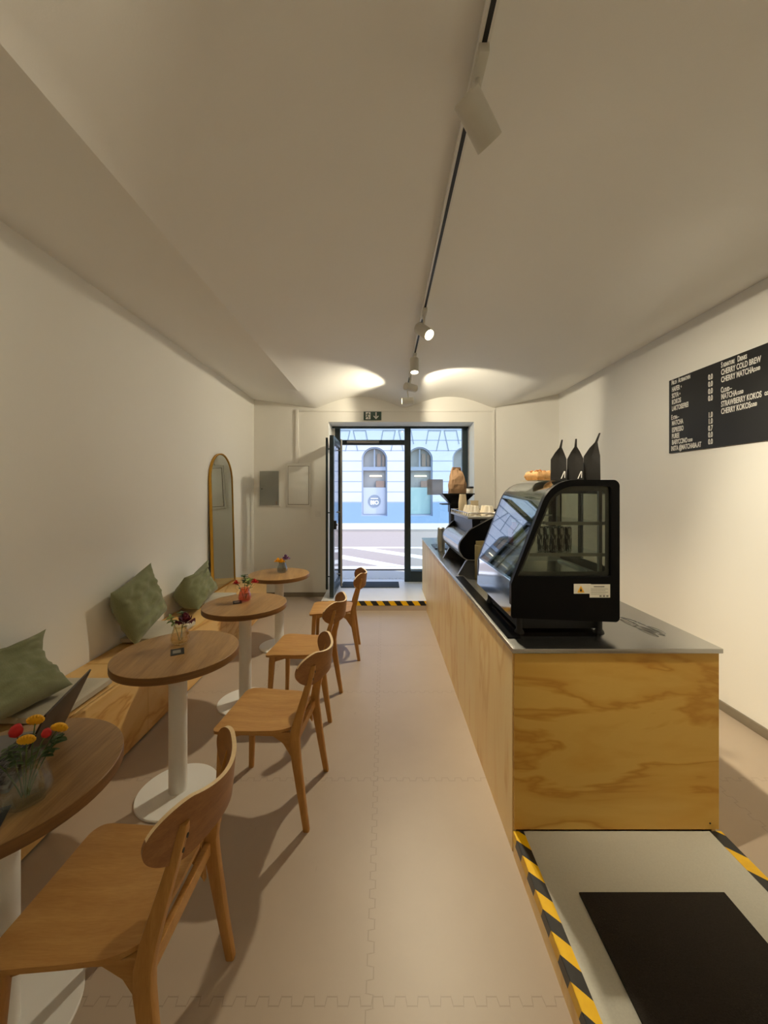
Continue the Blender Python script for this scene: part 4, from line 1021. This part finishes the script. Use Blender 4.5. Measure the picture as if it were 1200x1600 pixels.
# running figure on the door symbol
m = MB().cyl((-0.060, 0.0008, 0.108), (-0.060, 0.0002, 0.108), 0.008, n=14)
for a, b, c_ in (((-0.066, 0.100), (-0.078, 0.060), 0.010), ((-0.078, 0.062), (-0.058, 0.044), 0.007), ((-0.058, 0.046), (-0.062, 0.020), 0.006), ((-0.078, 0.062), (-0.092, 0.044), 0.007), ((-0.090, 0.046), (-0.112, 0.040), 0.006),
                ((-0.066, 0.096), (-0.050, 0.080), 0.005), ((-0.052, 0.082), (-0.038, 0.088), 0.005), ((-0.068, 0.096), (-0.092, 0.090), 0.005), ((-0.090, 0.092), (-0.096, 0.072), 0.005)):
    a, b = Vector(a), Vector(b); d = (b - a).normalized() * 0.001; nn = Vector((-(b - a).y, (b - a).x)).normalized() * c_ * 0.75
    m.prism([tuple(a - d + nn), tuple(a - d - nn), tuple(b + d - nn), tuple(b + d + nn)], 0.0002, 0.0008)
m.build('running_figure', M['exit_green'], ex)
MB().box(0.046, 0.062, 0.0008, 0.002, 0.045, 0.120).prism([(0.054, 0.014), (0.096, 0.060), (0.086, 0.070), (0.054, 0.036), (0.022, 0.070), (0.012, 0.060)], 0.0008, 0.002).build('down_arrow', M['white_print'], ex)

p = thing('electrical_panel', 'flush grey metal electrical panel left of the white panel', 'panel', (0, 0, 0))
MB().box(-1.905, -1.585, YF - 0.010, YF - 0.001, 1.375, 1.925).build('panel_frame', M['white_paint'], p, bevel=0.002)
d = MB().box(-1.89, -1.60, YF - 0.014, YF - 0.0105, 1.39, 1.91).build('panel_door', M['grey_panel'], p)
MB().cyl((-1.855, YF - 0.014, 1.64), (-1.855, YF - 0.019, 1.64), 0.009, n=14).build('lock', M['black_matte'], d)
MB().box(-1.645, -1.625, YF - 0.0165, YF - 0.0145, 1.40, 1.45).build('sticker', M['box_brown'], d)
p = thing('fuse_box', 'white recessed fuse box below the vertical cable duct', 'panel', (0, 0, 0))
MB().box(-1.485, -1.115, YF - 0.018, YF - 0.001, 1.365, 2.025).build('box_frame', M['white_paint'], p, bevel=0.004)
MB().box(-1.460, -1.140, YF - 0.0186, YF - 0.0181, 1.40, 1.99).build('door_gap_shade', M['trim'], p)  # taupe sheet paints the shaded edge line around the box door
d = MB().box(-1.453, -1.147, YF - 0.026, YF - 0.0188, 1.407, 1.983).build('box_door', M['white_paint'], p, bevel=0.003)
MB().box(-1.17, -1.16, YF - 0.031, YF - 0.0265, 1.66, 1.72).build('latch', M['white_metal'], d)
cd = thing('cable_duct', 'thin white cable duct around the top of the entrance wall', 'duct', (0, 0, 0))
MB().box(-1.345, -1.30, YF - 0.022, YF - 0.001, 2.03, 2.845).build('vertical_run', M['wall'], cd, bevel=0.002)
MB().box(-1.30, 1.655, YF - 0.016, YF - 0.001, 2.815, 2.84).build('horizontal_run', M['wall'], cd, bevel=0.002)
MB().box(1.655, 1.685, YF - 0.022, YF - 0.001, 0.92, 2.845).build('vertical_run', M['wall'], cd, bevel=0.002)
sw = thing('light_switch', 'small white light switch on the wall beside the open door', 'switch', (0, 0, 0))
MB().box(-1.045, -0.965, YF - 0.010, YF - 0.001, 1.215, 1.295).build('switch_plate', M['white_paint'], sw, bevel=0.002)
MB().box(-1.03, -0.98, YF - 0.0145, YF - 0.0105, 1.23, 1.28).build('rocker', M['white_paint'], sw, bevel=0.001)
st_ = thing('window_sticker', 'grey frosted square sticker on the fixed window pane', 'sticker', (0, 0, 0))
MB().box(0.705, 0.965, GY + 0.0285, GY + 0.0298, 1.545, 1.80).build('film_square', M['frost'], st_)

# ------------------------------------------------------------------ menu board
mb = thing('menu_board', 'black menu board with white lettering on the right wall', 'menu board', (0, 0, 0))
MB().box(XR - 0.016, XR - 0.001, 1.35, 3.32, 1.93, 2.556).build('board', M['board'], mb, bevel=0.001)
def line(s_, y, z, h, sx, nm='lettering', bold=0.0012):
    return text(s_, h / 0.70, sx, basis((0, -1, 0), (0, 0, 1), (-1, 0, 0), (XR - 0.0168, y, z)), nm, M['white_print'], mb, 0.0006, bold)
def heading(a, y, z, h=0.036, sx=0.42):
    o = line(a, y, z, h, sx)
L0 = 3.29
def small_caps(s_, y, z, sx, big=0.040, small=0.028):
    line(s_[0], y, z, big, sx); o = line(s_[1:], y - 0.60 * sx * big / 0.70 * 0.95 - 0.004, z, small, sx)
for s_, z in (('HAFER', 2.452), ('SOYA', 2.397), ('KOKOS', 2.343), ('LAKTOSEFREI', 2.288), ('MATCHA', 2.163), ('ESPRESSO', 2.105), ('PUREE', 2.052), ('BABYCCINO', 2.0)):
    line(s_, L0 - 0.004, z, 0.040, 0.52)
line('INSTA @MATCHABA.AT', L0 + 0.004, 1.948, 0.040, 0.50)
for s_, y, z in (('+', 3.188, 2.458), ('+', 3.203, 2.403)): line(s_, y, z, 0.025, 0.5)
line('CLOUD', 3.112, 2.003, 0.022, 0.42)
small_caps('MILCH', L0, 2.512, 0.46); small_caps('ALTERNATIVEN', L0 - 0.076, 2.512, 0.42)
small_caps('EXTRA—', L0 + 0.002, 2.214, 0.46)
for s_, z in (('0.0', 2.446), ('0.0', 2.393), ('0.0', 2.339), ('0.0', 2.286), ('1.0', 2.160), ('1.0', 2.112), ('0.7', 2.060), ('0.0', 2.010), ('0.0', 1.958)): line(s_, 2.918, z, 0.040, 0.58, 'price')
R0 = 2.806
for s_, z, suf in (('CHERRY COLD BREW', 2.450, None), ('CHERRY MATCHA', 2.396, 2.560), ('MATCHA', 2.272, 2.678), ('STRAWBERRY KOKOS', 2.218, 2.486), ('CHERRY KOKOS', 2.165, 2.582)):
    line(s_, R0, z, 0.040, 0.53)
    if suf: line('CLOUD', suf, z + 0.004, 0.022, 0.42)
small_caps('SIGNATURE', R0, 2.504, 0.46); small_caps('DRINKS', R0 - 0.130, 2.504, 0.46)
small_caps('CLOUD—', R0 + 0.002, 2.321, 0.46)

# ------------------------------------------------------------------ track and spotlights
TX, TZ0 = 0.318, 3.035
tr = thing('light_track', 'long ceiling light track with a dark slot down the middle of the room', 'light track', (0, 0, 0))
MB().box(TX - 0.018, TX + 0.018, -1.4, 5.28, TZ0 - 0.012, TZ0 + 0.014).build('rail', M['white_metal'], tr)
MB().box(TX - 0.008, TX + 0.008, -1.39, 5.27, TZ0 - 0.0135, TZ0 - 0.0122).build('slot', M['black_matte'], tr)
def spot(y, aim, label, drop=0.115, lit=True, power=1.0, size=95, r=0.046, ln=0.155, blend=0.65, off=(0, 0)):
    t = thing('track_spotlight', label, 'spotlight', (TX, y, TZ0 - 0.0125), 0, 'white track spotlights')
    MB().box(-0.017, 0.017, -0.085, 0.055, -0.030, 0.0).build('adapter', M['lamp_white'], t, bevel=0.003)
    aim = Vector(aim).normalized(); c = Vector((off[0], off[1], -drop - 0.03))
    q = aim.to_track_quat('Z', 'Y').to_matrix()
    back = c - aim * ln * 0.42
    MB().cyl((0, 0, -0.03), (0, 0, -0.055), 0.011, n=14).tube([(0, 0, -0.05), Vector((0, 0, -0.06)) * 0.6 + c * 0.25, c - aim * 0.02], 0.0095, 12).build('swivel_arm', M['lamp_white'], t, smooth=50)
    a = c - aim * ln * 0.5; b = c + aim * ln * 0.5
    h = MB(); n = 40
    prof = [(0.004, 0), (r - 0.004, 0), (r, 0.004), (r, ln), (r - 0.005, ln), (r - 0.006, ln - 0.016), (0.004, ln - 0.018)]
    rings = [[a + q @ Vector((rr * math.cos(2 * PI * i / n), rr * math.sin(2 * PI * i / n), z)) for i in range(n)] for rr, z in prof]
    h.loft(rings); h.build('housing', M['lamp_white'], t, smooth=40)
    MB().cyl(b - aim * 0.0155, b - aim * 0.0135, r - 0.008, n=32).build('lens', M['led'] if lit else M['lens_off'], t)
    if lit:
        L = bpy.data.lights.new('spot_beam', 'SPOT'); L.energy = LAMP_POWER * power; L.color = LAMP_COLOR
        L.spot_size = math.radians(size); L.spot_blend = blend; L.shadow_soft_size = 0.03
        o = bpy.data.objects.new('spot_beam', L); COL.objects.link(o); o.parent = t
        o.location = b + aim * 0.004; o.rotation_euler = aim.to_track_quat('-Z', 'Y').to_euler()
    return t
spot(1.30, (0.64, 0.46, -0.62), 'nearest white track spotlight, large at the top of the ceiling', 0.135)
spot(3.05, (0.48, -0.60, -0.62), 'lit white track spotlight facing the camera, second along the track', 0.12)
spot(4.02, (0.0, -0.18, -1.0), 'white track spotlight pointing down, third along the track', 0.075, size=112, power=1.15)
spot(4.62, (0.80, 0.56, -0.04), 'white track spotlight turned right, fourth along the track', 0.14, size=96, blend=0.35, power=0.36)
spot(5.18, (-0.95, -0.06, -0.05), 'last white track spotlight by the entrance wall, turned sideways left', 0.17, size=104, blend=0.35, power=0.36)
spot(0.10, (-0.95, 0.16, -0.16), 'added unseen white fill spotlight above the camera position', 0.12, power=0.3)  # out-of-view lamp added to brighten the near left wall and ceiling
spot(-0.95, (0.93, 0.35, -0.16), 'added unseen white fill spotlight at the back end of the track', 0.12, power=0.3)  # out-of-view lamp added to fill the near right wall and ceiling
